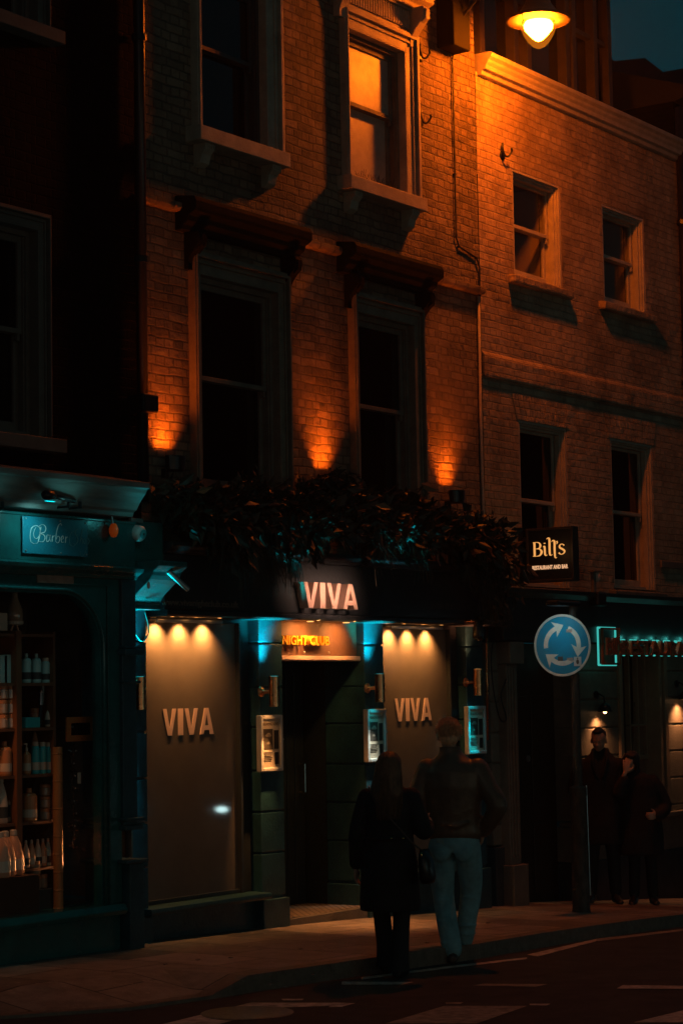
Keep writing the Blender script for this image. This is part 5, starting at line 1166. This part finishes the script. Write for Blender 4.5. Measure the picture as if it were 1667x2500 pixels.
# ---- couple standing by the restaurant window
fx,fy=4.93,-.36; hd3=math.radians(205)
p=thing('person','dark-haired man in long dark coat standing by the restaurant looking down','person',(fx,fy,gz(fx)),rot=hd3)
b=MB(); MH=head(b,(.05,-.01,1.66),yaw=-.15,pitch=.26)
b.loft([ring((0,0,.88),.09,.15),ring((0,0,1.1),.09,.14),ring((-.01,0,1.3),.10,.17),ring((-.01,0,1.45),.07,.15),ring((0,0,1.53),.05,.055)])
limb(b,[(0,.10,.9),(.02,.11,.48),(.0,.12,.09)],[.075,.05,.035]); limb(b,[(0,-.10,.9),(.02,-.11,.48),(.0,-.13,.09)],[.075,.05,.035])
limb(b,[(-.01,-.18,1.42),(-.06,-.25,1.15),(.08,-.20,.98)],[.045,.038,.028]); limb(b,[(-.01,.18,1.42),(-.08,.27,1.17),(-.16,.33,1.02)],[.045,.038,.028])
hand(b,(.08,-.20,.98),(.4,.1,-1),(0,-1,0),(1,0,0),.6); hand(b,(-.16,.33,1.02),(-.2,.4,-1),(0,1,0),(1,0,0),.7)
bo_=solid('body',b,SKIN,p,.0085,2); eyes(p,MH,SKIN)
c=MB()
c.loft([ring((0,0,.60),.165,.23),ring((0,0,.8),.160,.225),ring((-.005,0,1.0),.145,.215),ring((-.01,0,1.2),.150,.228),ring((-.02,0,1.36),.145,.235),ring((-.015,0,1.44),.125,.205),ring((-.01,0,1.49),.095,.14),ring((-.01,0,1.54),.085,.095),ring((-.015,0,1.58),.078,.085)],22)
limb(c,[(-.01,-.19,1.39),(-.05,-.25,1.27),(-.07,-.275,1.15),(.0,-.25,1.05),(.06,-.215,1.0)],[.088,.078,.074,.066,.062]); limb(c,[(-.01,.19,1.39),(-.05,.24,1.27),(-.09,.28,1.17),(-.12,.31,1.09),(-.15,.33,1.04)],[.088,.078,.074,.064,.058])
for q in (-1,1): c.tube([(.075,q*.07,1.57),(.125,q*.075,1.46),(.150,q*.03,1.28)],[.018,.022,.012],8)
solid('coat',c,M_coat,p,.012,2)
t_=MB(); limb(t_,[(0,.10,.7),(.02,.11,.45),(.0,.12,.12)],[.095,.07,.062]); limb(t_,[(0,-.10,.7),(.02,-.11,.45),(.0,-.13,.12)],[.095,.07,.062]); solid('trousers',t_,M_trou,p,.012,1)
for a,d in (((.02,.12,0),(1,.3,0)),((.02,-.13,0),(1,-.3,0))):
    s_=MB(); shoe(s_,a,d,1.1); solid('shoe',s_,M_shoeK,p,.009,1)
h=MB(); hh=MB(); hh.ell((-.026,0,.045),(.090,.078,.078),18,11); hh.ell((.03,0,.10),(.045,.05,.022),14,8); hh.ell((-.05,0,-.005),(.058,.070,.05),14,8); hh.xform(MH); h.add(hh.v,hh.f); solid('hair',h,M_hairK,p,.009,1)
fx,fy=5.06,-.74; hd4=math.radians(204)
p=thing('person','long-haired woman in dark coat leaning on the tall man with a hand to her face','person',(fx,fy,gz(fx)),rot=hd4)
b=MB(); MH=head(b,(.05,-.09,1.44),yaw=-.25,pitch=.15,roll=-.22,s=.94)
b.loft([ring((0,0,.78),.08,.14),ring((0,0,1.0),.075,.115),ring((-.01,-.03,1.2),.085,.14),ring((-.0,-.05,1.29),.06,.13),ring((.01,-.07,1.36),.043,.046)])
limb(b,[(0,.08,.8),(.03,.09,.44),(.0,.10,.09)],[.065,.045,.032]); limb(b,[(0,-.08,.8),(.02,-.08,.44),(.0,-.09,.09)],[.065,.045,.032])
limb(b,[(-.01,.14,1.25),(-.03,.23,1.02),(.10,.16,.90)],[.036,.032,.024]); limb(b,[(.0,-.20,1.22),(.13,-.20,1.12),(.165,-.145,1.33)],[.036,.032,.022])
hand(b,(.155,-.135,1.335),(-.08,.15,1),(1,-.1,0),(0,1,0),.18,L=.17,spread=.28); hand(b,(.10,.16,.90),(1,-.5,0),(0,1,0),(0,0,1),.8,L=.16)
solid('body',b,SKIN2,p,.008,1); eyes(p,MH,SKIN2)
c=MB()
c.loft([ring((0,0,.50),.17,.225),ring((0,0,.7),.165,.225),ring((-.01,0,.9),.150,.205),ring((-.015,-.01,1.08),.140,.195),ring((-.01,-.03,1.2),.135,.200),ring((0,-.045,1.28),.110,.180),ring((.005,-.06,1.33),.080,.110),ring((.01,-.07,1.36),.064,.070)],22)
limb(c,[(-.01,.125,1.24),(-.03,.19,1.13),(-.04,.24,1.0),(.03,.22,.93),(.09,.17,.90)],[.078,.075,.072,.064,.058]); limb(c,[(.0,-.20,1.22),(.07,-.21,1.15),(.13,-.205,1.12),(.15,-.175,1.2),(.158,-.15,1.27)],[.072,.066,.06,.052,.046])
solid('coat',c,M_coat,p,.012,2)
t_=MB(); limb(t_,[(0,.08,.62),(.03,.09,.42),(.0,.10,.11)],[.08,.06,.058]); limb(t_,[(0,-.08,.62),(.02,-.08,.42),(.0,-.09,.11)],[.08,.06,.058]); solid('trousers',t_,M_trou,p,.012,1)
for a,d in (((.02,.10,0),(1,.25,0)),((.02,-.09,0),(1,-.1,0))):
    s_=MB(); shoe(s_,a,d,.95); solid('shoe',s_,M_shoeK,p,.009,1)
h=MB(); hh=MB(); hh.ell((-.022,0,.035),(.106,.090,.090),18,11); hh.ell((.03,0,.085),(.06,.07,.03),14,8)
for q in (-1,1): hh.loft([(V((-.01,q*.075,.03)),V((.05,0,0)),V((0,.02,0))),(V((-.02,q*.088,-.08)),V((.05,0,0)),V((0,.022,0))),(V((.0,q*.095,-.18)),V((.045,0,0)),V((0,.022,0))),(V((.03,q*.09,-.30)),V((.03,0,0)),V((0,.015,0)))],12)
hh.loft([(V((-.05,0,.03)),V((.06,0,0)),V((0,.085,0))),(V((-.06,0,-.12)),V((.05,0,0)),V((0,.09,0))),(V((-.07,0,-.27)),V((.03,0,0)),V((0,.07,0)))],16)
hh.xform(MH); h.add(hh.v,hh.f); solid('hair',h,mat('dark_brown_hair',(.03,.018,.012),.5,noise=.5,nscale=50,bump=.8,bscale=120,stretch=(1,1,.15)),p,.009,1)
# ================================================================== FOLIAGE OVER THE CLUB FASCIA
def leaf(mb,c,d,n_,L,W_):
    d=d.normalized(); s=d.cross(n_); 
    if s.length<1e-3: s=d.cross(V((1,0,0)))
    s.normalize(); u=s.cross(d)
    mb.add([c,c+d*L*.45+s*W_*.5+u*L*.05,c+d*L-u*L*.12,c+d*L*.45-s*W_*.5+u*L*.05,c+d*L*.5-u*L*.03],[(0,4,1),(1,4,2),(2,4,3),(3,4,0)])
def rnd(): return V((random.gauss(0,1),random.gauss(0,1),random.gauss(0,1))).normalized()
M_leafs=[mat('dark_leaf',(.034,.032,.018),.5,noise=.5,nscale=6,spec=.5),mat('dry_leaf',(.065,.042,.022),.55,noise=.5,nscale=6),mat('pale_plume',(.05,.042,.028),.7)]
gd=thing('foliage_garland','thick garland of dark dried leaves and drooping grasses along the top of the club fascia','plants',(.8,-.35,3.15))
def topf(x): # upper outline
    return 3.68+.08*math.sin(x*2.1+.5)+.06*math.sin(x*5.3)-.16*max(0,x-2.0)-.16*max(0,-1.0-x)
def botf(x):
    b_=3.27
    for c_,w_,d_ in ((-1.42,.13,.30),(-.80,.16,.16),(-.50,.16,.26),(1.35,.12,.10),(2.45,.28,.25),(2.75,.2,.58)): b_-=d_*math.exp(-((x-c_)/w_)**2)
    return b_
main,dry=MB(),MB()
for i in range(12000):
    x=random.uniform(-1.92,2.88); zt2=topf(x)+random.uniform(-.05,.10); zb2=botf(x)+random.uniform(-.03,.16)
    z=zb2+(zt2-zb2)*random.random(); z=z if (z>3.28 or random.random()<.45) else z+.3; thick=.20+.22*math.sin(math.pi*min(1,max(0,(z-2.7)/1.0)))
    y=-.13-random.random()**.6*thick*1.25-(.12 if z<3.25 else 0)
    if z<3.3: y=min(y,-.34)
    c0=V((x,y,z)); d=rnd()+V((0,-.5,-.25 if z>3.3 else -1.2)); L=random.choice((.04,.05,.07,.09,.12,.17)); leaf(dry if random.random()<.22 else main,c0,d,rnd(),L,L*random.uniform(.3,.55))
put('leaves',main,M_leafs[0],gd); put('dry_leaves',dry,M_leafs[1],gd)
def plume(x,y,z,n,L,spread,down=1.0):
    fr_=MB()
    for _ in range(n):
        d=V((random.uniform(-spread,spread),random.uniform(-.5,-.0)*spread,random.uniform(-.1,.35))); l=L*random.uniform(.6,1.1); p0=V((x+random.uniform(-.05,.05),y,z)); pts=[p0]
        for k in range(5): d=d+V((0,0,-.28*down)); pts.append(pts[-1]+d.normalized()*l/5)
        fr_.tube(pts,[.0035,.0032,.003,.0025,.002,.001],3,cap=False)
    put('grass_plume',fr_,M_leafs[2],gd)
for a in ((-1.32,-.5,3.30,90,.62,.5),(-1.15,-.5,3.15,60,.5,.6),(-.95,-.5,3.45,40,.5,.9),(-.85,-.5,3.12,40,.26,.4),(-.6,-.5,3.08,40,.30,.35),(1.40,-.5,3.16,26,.24,.6),(2.4,-.5,3.1,40,.36,.4),(2.65,-.45,3.0,60,.45,.3),(2.8,-.4,2.9,60,.42,.3),(2.1,-.5,3.15,40,.3,.6),(.6,-.5,3.3,40,.4,.9),(-.6,-.5,3.5,40,.4,1.0)): plume(*a)
for _ in range(70):
    tw=MB()
    x=random.uniform(-1.9,2.7); p0=V((x,-.25-random.random()*.15,topf(x)-.08)); d=V((random.uniform(-.6,.6),random.uniform(-.4,0),1)); pts=[p0]; l=random.uniform(.10,.26)
    for k in range(4): d=d+V((random.uniform(-.25,.25),random.uniform(-.2,.1),-.12)); pts.append(pts[-1]+d.normalized()*l/4); leaf(tw,pts[-1],d+rnd()*.8,rnd(),.06,.024)
    tw.tube(pts,[.004,.003,.003,.002,.001],4,cap=False); put('twig',tw,M_leafs[1],gd)
bigl=MB()
for px,py,s in ((560,1160,.16),(700,1205,.14),(735,1212,.2),(860,1160,.17),(880,1200,.2),(905,1215,.16),(1010,1200,.15),(640,1230,.2),(1030,1160,.16),(660,1180,.14),(450,1130,.14),(965,1110,.2),(1150,1190,.12),(500,1150,.15),(985,1245,.1)):
    x,z=P(px,py,-.58); leaf(bigl,V((x,-.58,z)),V((random.uniform(-.4,1),-.3,random.uniform(-.9,.2))),rnd(),s,s*.42)
put('broad_leaves',bigl,mat('broad_rust_leaf',(.20,.10,.04),.4,noise=.4,nscale=8),gd)
core=MB(); n=26; vs=[]
for i in range(n+1):
    x=-1.85+4.75*i/n; zt2=topf(x)-.10; zb2=max(3.2,botf(x)+.12)
    for (y,z) in ((-.10,zb2),(-.34,zb2),(-.42,(zb2+zt2)/2),(-.28,zt2),(-.08,zt2+.02)): vs.append((x,y,z))
core.add(vs,[(i*5+j,i*5+(j+1)%5,(i+1)*5+(j+1)%5,(i+1)*5+j) for i in range(n) for j in range(5)]+[(4,3,2,1,0),tuple(n*5+k for k in range(5))])
put('moss_backing',core,mat('dark_moss',(.018,.017,.010),.9,bump=1,bscale=30),gd)
# ================================================================== BARBER DISPLAY
YD=-.06
su=thing('shelf_unit','dark wood shelf unit full of hair products inside the barber window','shelves',(P(85,1900,YD)[0],YD,AZ0))
M_shelf=mat('dark_red_wood',(.20,.085,.04),.5,noise=.35,nscale=8,stretch=(1,1,.2))
def XZ(px,py,Y=YD): return P(px,py,Y)
xl,xm0,xm1,xr=XZ(-60,1700)[0],XZ(35,1700)[0],XZ(47,1700)[0],XZ(124,1700)[0]
fl=[XZ(85,v)[1] for v in (1456,1568,1671,1778,1886)]
zb0=AZ0-.008
sm=MB(); sm.box(xm0,xm1,YD-.02,YD+.28,zb0,fl[0]+.02); sm.box(xr,xr+.025,YD,YD+.28,zb0,fl[0]+.02)
put('upright',sm,M_shelf,su)
put('backboard',MB().box(xl,xr,YD+.281,YD+.30,zb0,fl[0]),mat('black_backboard',(.03,.02,.015),.7),su)
for z in fl:
    put('shelf',MB().box(xl,xm0-.001,YD-.0,YD+.28,z-.022,z).box(xm1+.001,xr-.001,YD,YD+.28,z-.022,z),M_shelf,su)
mT=mat('turquoise_plastic',(.03,.42,.46),.35); mTp=mat('pale_aqua_plastic',(.38,.58,.56),.4); mO=mat('amber_plastic',(.48,.20,.08),.35); mC=mat('cream_plastic',(.60,.50,.40),.4); mK=mat('dark_label',(.05,.05,.05),.6); mG=mat('clear_jar',(.35,.25,.18),.15,spec=.8); mP=mat('peach_plastic',(.60,.32,.20),.4)
def bottle(kind,px,base,w_,h_,m_,lab,cat='bottle',Y=YD+.06,cap=None,grp=None,band=True):
    x,_=XZ(px,1700,Y); z=base+.001; r=w_/2
    t=thing(kind,lab,cat,(x,Y,z),grp)
    if kind=='spray_can':
        put('can',MB().lathe([(r*.95,0),(r,.01),(r,h_*.78),(r*.8,h_*.84),(r*.75,h_*.86)],(x,Y,z),20),m_,t,smooth=False); put('cap',MB().lathe([(r*.76,h_*.861),(r*.76,h_*.98),(r*.6,h_)],(x,Y,z),20),cap or mC,t)
    elif kind=='pump_bottle':
        put('bottle',MB().lathe([(r*.9,0),(r,.01),(r,h_*.62),(r*.5,h_*.72),(r*.35,h_*.74)],(x,Y,z),18),m_,t); put('pump',MB().lathe([(r*.3,h_*.741),(r*.3,h_*.85),(r*.15,h_*.86),(r*.15,h_*.97),(r*.3,h_)],(x,Y,z),12).box(x-r*.9,x,Y-.006,Y+.006,z+h_*.95,z+h_),cap or mC,t)
    elif kind=='jar':
        put('jar',MB().lathe([(r*.9,0),(r,.008),(r,h_*.7),(r*.85,h_*.74)],(x,Y,z),20),m_,t); put('lid',MB().lathe([(r*.95,h_*.741),(r*.95,h_*.98),(r*.9,h_)],(x,Y,z),20),cap or mO,t)
    elif kind=='box':
        put('carton',MB().box(x-r,x+r,Y-r*.7,Y+r*.7,z,z+h_),m_,t,bevel=.003)
    elif kind=='tapered_bottle':
        put('bottle',MB().lathe([(r*.85,0),(r,.012),(r,h_*.4),(r*.75,h_*.65),(r*.4,h_*.84),(r*.3,h_*.87)],(x,Y,z),20),m_,t,smooth=True); put('cap',MB().lathe([(r*.36,h_*.871),(r*.34,h_*.98),(r*.25,h_)],(x,Y,z),14),cap or mC,t)
    elif kind=='round_bottle':
        put('bottle',MB().lathe([(r*.92,0),(r,.012),(r,h_*.74),(r*.8,h_*.82),(r*.35,h_*.86)],(x,Y,z),20),m_,t,smooth=False); put('cap',MB().lathe([(r*.35,h_*.861),(r*.35,h_*.98),(r*.3,h_)],(x,Y,z),14),cap or m_,t)
    if band and kind in('spray_can','round_bottle','pump_bottle','tapered_bottle'):
        put('label',MB().lathe([(r+.0008,h_*.12),(r+.0008,h_*.36)],(x,Y,z),20,cap=False),mK if m_ in (mTp,mC) else mC,t)
    return t
b1_,b2_,b3_,b4_,b5_=fl[1],fl[2],fl[3],fl[4],zb0
hh_=lambda py0,py1:abs(XZ(80,py0)[1]-XZ(80,py1)[1])
bottle('box',5,b1_,.07,.2,mTp,'pale carton at the left edge of the top filled barber shelf','box'); bottle('box',14,b1_,.07,.205,mTp,'pale carton standing beside the pump bottle on the barber shelf','box')
bottle('pump_bottle',29,b1_,.075,.27,mTp,'tall pale pump bottle at the right end of the left upper barber shelf')
bottle('round_bottle',62,b1_,.075,.215,mTp,'pale aqua cylinder bottle nearest the upright on the upper barber shelf'); bottle('round_bottle',85,b1_,.075,.215,mTp,'pale aqua cylinder bottle in the middle of the upper barber shelf'); bottle('spray_can',106,b1_,.065,.185,mTp,'small pale spray bottle at the right of the upper barber shelf')
jh=.105
for r0 in range(3):
    bottle('jar',6,b2_+r0*jh,.085,.1,mG,('bottom','middle','top')[r0]+' amber jar of the left-hand stack on the second barber shelf','jar'); bottle('jar',25,b2_+r0*jh,.085,.1,mG,('bottom','middle','top')[r0]+' amber jar of the right-hand stack, next to the shelf upright','jar')
bottle('box',65,b2_,.15,.075,mT,'flat teal box lying on the second barber shelf','box'); bottle('jar',81,b2_+.0,.075,.14,mP,'round peach jar behind the flat teal box','jar',Y=YD+.17)
bottle('tapered_bottle',113,b2_,.06,.15,mC,'small pale bottle right of the silver brush on the second barber shelf')
x,z=XZ(98,1660,YD+.05); t=thing('hair_brush','silver studded hair brush leaning on the second barber shelf','brush',(x,YD+.05,b2_))
put('handle',MB().tube([(x-.03,YD+.05,b2_+.01),(x+.0,YD+.06,b2_+.16)],[.018,.012],10),M_black,t); put('head',MB().tube([(x+.0,YD+.06,b2_+.16),(x+.03,YD+.08,b2_+.31)],[.022,.026],10),M_steel,t)
bottle('round_bottle',11,b3_,.105,.245,mO,'large amber bottle at the left end of the third barber shelf'); bottle('round_bottle',29,b3_,.085,.245,mO,'amber bottle touching the upright on the third barber shelf')
bottle('pump_bottle',62,b3_,.065,.225,mO,'amber pump bottle left of the three turquoise spray cans'); 
for k,(px,l) in enumerate(((82,'left one of three turquoise spray cans on the barber shelf'),(98,'middle one of three turquoise spray cans on the barber shelf'),(112,'right one of three turquoise spray cans on the barber shelf'))): bottle('spray_can',px,b3_,.062,.235-.004*k,mT,l,'spray can',grp='turquoise spray cans')
bottle('tapered_bottle',84,b3_,.10,.36,mP,'tall peach cone bottle behind the turquoise spray cans',Y=YD+.19)
bottle('tapered_bottle',3,b4_,.10,.33,mC,'grey tapered bottle at the left edge of the fourth barber shelf'); bottle('tapered_bottle',30,b4_,.085,.36,mC,'white tapered bottle touching the upright on the fourth barber shelf')
bottle('round_bottle',67,b4_,.12,.24,mO,'broad amber bottle on the fourth barber shelf')
for k in range(3): bottle('jar',104,b4_+k*.088,.085,.083,mG,('bottom','middle','top')[k]+' jar of the stack at the right of the fourth barber shelf','jar')
for k,(px,l) in enumerate(((59,'first slim bottle from the left in the row on the low barber shelf'),(72,'second slim bottle from the left in the row on the low barber shelf'),(86,'third slim bottle, rounder, in the row on the low barber shelf'),(98,'fourth slim bottle from the left in the row on the low barber shelf'),(110,'last slim bottle on the right in the row on the low barber shelf'))): bottle('tapered_bottle',px,XZ(85,1993)[1],.06,.20,(mC,mP,mC,mP,mTp)[k],l)
put('shelf',MB().box(xm1+.001,xr-.001,YD,YD+.28,XZ(85,1993)[1]-.02,XZ(85,1993)[1]-.001),M_shelf,su)
bottle('jar',76,zb0+.15,.11,.10,mG,'wide glass jar, lower of two stacked under the low barber shelf','jar'); bottle('jar',79,zb0+.251,.09,.10,mG,'glass jar stacked on the wide jar under the low shelf','jar'); bottle('jar',97,zb0+.15,.075,.10,mG,'small lone glass jar under the low barber shelf','jar')
x0_=XZ(45,2070)[0]; x1_=XZ(122,2070)[0]
t=thing('display_box','plain dark box on the floor of the barber window carrying glass jars','box',((x0_+x1_)/2,YD+.1,zb0)); put('box',MB().box(x0_,x1_,YD-.02,YD+.2,zb0,zb0+.15),mat('dark_box',(.04,.045,.045),.6),t,bevel=.004)
for k,(px,l) in enumerate(((0,'peach bottle at the left edge of the barber window floor'),(12,'middle peach bottle on the barber window floor'),(31,'front peach bottle, largest, on the barber window floor'))): bottle('tapered_bottle',px,zb0+.28,.15,.32,mP,l,Y=YD-.12+.04*k)
x0_=XZ(-40,2060)[0]; x1_=XZ(52,2060)[0]
t=thing('display_box','low brown box at the left of the barber window floor under peach bottles','box',((x0_+x1_)/2,YD-.1,zb0)); put('box',MB().box(x0_,x1_,YD-.17,YD-.021,zb0,zb0+.28),mat('brown_box',(.12,.055,.03),.6),t,bevel=.004)
# vase on stool legs on top of the shelf unit
x,z=XZ(35,1452,YD+.1); t=thing('vase','small glass vase on two pale legs standing on top of the barber shelves','vase',(x,YD+.1,fl[0]+.02))
put('glass',MB().lathe([(.05,.06),(.062,.08),(.058,.16),(.025,.24),(.022,.34),(.03,.36)],(x,YD+.1,fl[0]+.02),18),mG,t,smooth=True); put('base',MB().lathe([(.05,.045),(.064,.055),(.064,.075),(.05,.08)],(x,YD+.1,fl[0]+.02),18),mC,t)
for s in (-1,1): put('leg',MB().tube([(x+s*.04,YD+.1,fl[0]+.021),(x+s*.02,YD+.1,fl[0]+.065)],.007,8),mP,t)
bottle('box',4,fl[0]+.02,.08,.13,mC,'small pale box on top of the barber shelves at the left edge','box')
# bamboo pole, framed picture, tinsel
x,z0_=XZ(135,2070,-.12); z1_=XZ(135,1715,-.12)[1]
t=thing('bamboo_pole','thick bamboo pole standing in the barber window right of the shelves','pole',(x,-.12,zb0))
pr=[]; zz=0; H_=z1_-zb0
while zz<H_-.02:
    pr+=[(.036,zz),(.040,zz+.006),(.036,zz+.012)]; zz+=.20 if zz>.5 else .13
pr+=[(.036,H_),(.002,H_)]
put('pole',MB().lathe(pr,(x,-.12,zb0),18),mat('bamboo',(.42,.20,.07),.5,noise=.3,nscale=10,stretch=(1,1,.2)),t,smooth=False)
x0_,z0_=XZ(155,1702,-.085); x1_,z1_=XZ(219,1645,-.085); z0_=XZ(187,1702,-.085)[1]; z1_=XZ(187,1646,-.085)[1]
t=thing('framed_mirror','small mirror in a flat orange-brown frame hanging in the barber window','mirror',((x0_+x1_)/2,-.08,z0_))
g=.045; fr=MB(); fr.box(x0_,x1_,-.085,-.07,z1_-g,z1_); fr.box(x0_,x1_,-.085,-.07,z0_,z0_+g); fr.box(x0_,x0_+g,-.085,-.07,z0_+g,z1_-g); fr.box(x1_-g,x1_,-.085,-.07,z0_+g,z1_-g)
put('frame',fr,mat('orange_brown_frame',(.55,.17,.04),.6),t); put('glass',MB().box(x0_+g,x1_-g,-.078,-.072,z0_+g,z1_-g),M_glassD,t)
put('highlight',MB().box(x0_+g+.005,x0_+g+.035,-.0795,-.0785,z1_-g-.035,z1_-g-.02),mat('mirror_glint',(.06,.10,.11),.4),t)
put('cord',MB().tube([((x0_+x1_)/2,-.08,z1_),((x0_+x1_)/2,-.08,AZ1+.2)],.003,5),M_black,t)
x,z1_=XZ(167,1715,-.17); z0_=XZ(171,1945,-.17)[1]
t=thing('hanging_garland','thin dark garland with glinting beads hanging in the barber window','garland',(x,-.17,z0_))
pts=[V((x+.012*math.sin(k*1.3),-.17,z1_-(z1_-z0_)*k/24)) for k in range(25)]
put('string',MB().tube(pts,.006,5),M_black,t)
bd2=MB()
for q in pts: 
    for s in range(3): leaf(bd2,q+V((0,0,random.uniform(-.02,.02))),rnd(),rnd(),.05,.02)
put('leaves',bd2,mat('tinsel_dark',(.05,.05,.05),.25,metal=.6),t)
for q in pts[1::3]: put('bead',MB().ell(q+V((.012,-.012,0)),(.006,.006,.008),8,6),M_alu,t,smooth=True)
x,z=XZ(178,1790,-.18); put('tag',MB().box(x,x+.035,-.185,-.183,z-.03,z+.05),mC,t)
lt=thing('added_display_lights','added warm and cool lights, with track and strip, inside the barber window','light',(AX1-.9,-.1,2.94))  # track, strip and beams are added to brighten the shelves
put('track',MB().box(AX1-1.5,AX1-.3,-.13,-.10,2.92,2.945),M_black,lt)
put('strip',MB().box(-2.27,-2.25,-.17,-.15,.6,2.4),M_black,lt)
for z_,e_,c_ in ((.75,3.2,(1,.36,.12)),(1.15,3.2,(1,.38,.13)),(1.45,2.4,(.6,.55,.45)),(1.75,3.0,(.2,.8,.85)),(2.1,3.6,(.15,.8,.9))):
    lamp('display_beam','SPOT',(-2.29,-.175,z_),e_*26,c_,lt,(xm1,-.01,z_),angle=70,blend=1,size=.04)
lamp('display_warm','SPOT',(AX1-1.35,-.19,2.35),16,(1,.36,.12),lt,(AX1-1.1,.05,1.0),angle=110,blend=1,size=.04)
# ================================================================== the other side of the street (seen only in reflections)
op=thing('opposite_terrace','dark terrace across the street, mirrored in the shop glass','building',(0,-16,0))
o_=MB(); wall(o_,-45,60,-1,11,-16,[],.1); o_.box(-45,60,-22,-16.1,-1,11); put('wall',o_,M_brickD,op)
for k in range(8):
    xx=-44+k*6.2; sw=MB(); sw.box(xx,xx+4.6,-16.02,-15.95,.1,.6); sw.box(xx,xx+4.6,-16.02,-15.95,2.9,3.3); so=put('shop_window',sw,M_black,op)
    put('pane',MB().quad((xx+4.6,-15.98,.6),(xx,-15.98,.6),(xx,-15.98,2.9),(xx+4.6,-15.98,2.9)),emis('added_fill_pane_%d'%(k%3),((1,.86,.60),(.55,1,.95),(1,.72,.42))[k%3],FILL),so)  # glowing pane added as fill light from the unseen side of the street

# street lamp of the same kind on the far pavement, behind the camera: it gives the street its dim frontal light
ox,oy,oz=-17.5,-9.9,6.8
t=thing('street_lamp','street lamp on a black post across the road, behind the camera','street lamp',(ox,oy,gz(ox)))
put('post',MB().lathe([(.11,0),(.10,.9),(.06,1.0),(.05,oz-gz(ox)+.25)],(ox,oy,gz(ox)),16),M_black,t)
put('canopy',MB().lathe([(.315,-.005),(.31,.012),(.2,.06),(.10,.2)],(ox,oy+.5,oz),30),M_black,t,smooth=True)
put('arm',MB().tube([(ox,oy,oz+.24),(ox,oy+.25,oz+.32),(ox,oy+.5,oz+.2)],.03,8),M_black,t)
put('bulb',MB().ell((ox,oy+.5,oz-.06),(.12,.12,.10),16,9),emis('far_lamp_glow',(1,.66,.52),200),t,smooth=True)

mx_,my_=G(568,2328,-.0)
o=tag(put('manhole_cover',MB().lathe([(.001,.0),(.26,.0),(.27,.006),(.25,.009),(.001,.009)],(mx_,my_,gz(mx_)),28),M_black),'dark round utility cover set in the pavement in front of the left VIVA window','manhole cover')
litter=[(690,2180),(530,2200),(455,2205),(380,2215),(620,2262),(720,2240),(655,2268),(560,2255),(1120,2120),(980,2165)]
for k,(px,py) in enumerate(litter):
    x,y=G(px,py,0); sp=put('litter',MB().box(x-.014,x+.014,y-.01,y+.01,gz(x)+.001,gz(x)+.006).xform(Matrix.Identity(4)),M_barC)
    tag(sp,'tiny pale scrap of litter on the pavement','litter','litter scraps on the pavement')

# car waiting on the road to the right: its headlight is mirrored in the left VIVA window
CX0,CY0=5.15,-5.35
car=thing('parked_car','dark tall car with lit headlights on the road, mirrored in the shop glass','car',(CX0+2,CY0,gz(CX0)+RD))
M_car=mat('dark_car_paint',(.02,.025,.03),.25,coat=1); zc0=gz(CX0)+RD
pr_=[(0,.35),(.02,.62),(.12,.80),(.95,.98),(1.55,1.38),(2.1,1.46),(3.1,1.43),(3.7,1.05),(3.95,.95),(4.0,.4),(3.9,.25),(.1,.25)]
pr_=[(x,z*1.36) for x,z in pr_]
bd2=MB()
n_=len(pr_); 
for w2,yy in ((.78,-.85),(1,-.70),(1,.70),(.78,.85)):
    cxm=2.0; bd2.v+=[(CX0+cxm+(x-cxm)*(1 if w2==1 else .985),CY0+yy*(1 if z<1 else .88),zc0+(z if w2==1 else .3+(z-.3)*.97)) for x,z in pr_]
for q in range(3):
    for i2 in range(n_): bd2.f.append((q*n_+i2,(q+1)*n_+i2,(q+1)*n_+(i2+1)%n_,q*n_+(i2+1)%n_))
bd2.f+= [tuple(range(n_)),tuple(range(4*n_-1,3*n_-1,-1))]
put('body',bd2,M_car,car,bevel=.03)
put('windscreen',MB().quad((CX0+.98,CY0-.6,zc0+1.37),(CX0+.98,CY0+.6,zc0+1.37),(CX0+1.52,CY0+.52,zc0+1.86),(CX0+1.52,CY0-.52,zc0+1.86)).xform(Matrix.Translation((-.012,0,.006))),M_glassD,car)
for wx in (.75,3.2):
    for wy in (-.80,.80):
        wl=put('wheel',MB().lathe([(.30,-.09),(.315,-.06),(.315,.06),(.30,.09),(.2,.095)],(0,0,0),28).xform(Matrix.Translation((CX0+wx,CY0+wy,zc0+.315))@Matrix.Rotation(math.radians(90),4,'X')),M_rubber,car)
        put('rim',MB().lathe([(.19,-.10),(.19,.10),(.05,.105)],(0,0,0),20).xform(Matrix.Translation((CX0+wx,CY0+wy,zc0+.315))@Matrix.Rotation(math.radians(90),4,'X')),M_alu,wl)
for wy in (-.80,.58): put('headlight',MB().ell((CX0+.07,CY0+wy,zc0+.98),(.05,.085,.035),16,9),emis('headlight_glow',(.65,1,1),20),car,smooth=True)

# thin mist added to imitate the orange glare round the street lamp
def mist():
    M=bpy.data.materials.new('added_mist'); M.use_nodes=True; t_=M.node_tree; t_.nodes.clear(); o_=t_.nodes.new('ShaderNodeOutputMaterial'); v_=t_.nodes.new('ShaderNodeVolumePrincipled')
    v_.inputs['Density'].default_value=.0008; v_.inputs['Color'].default_value=(.9,.9,.9,1); v_.inputs['Anisotropy'].default_value=.6; t_.links.new(v_.outputs[0],o_.inputs['Volume']); return M
ho=put('added_haze',MB().box(-22,61,-23,16,-2.5,13.6),mist()); ho['kind']='stuff'
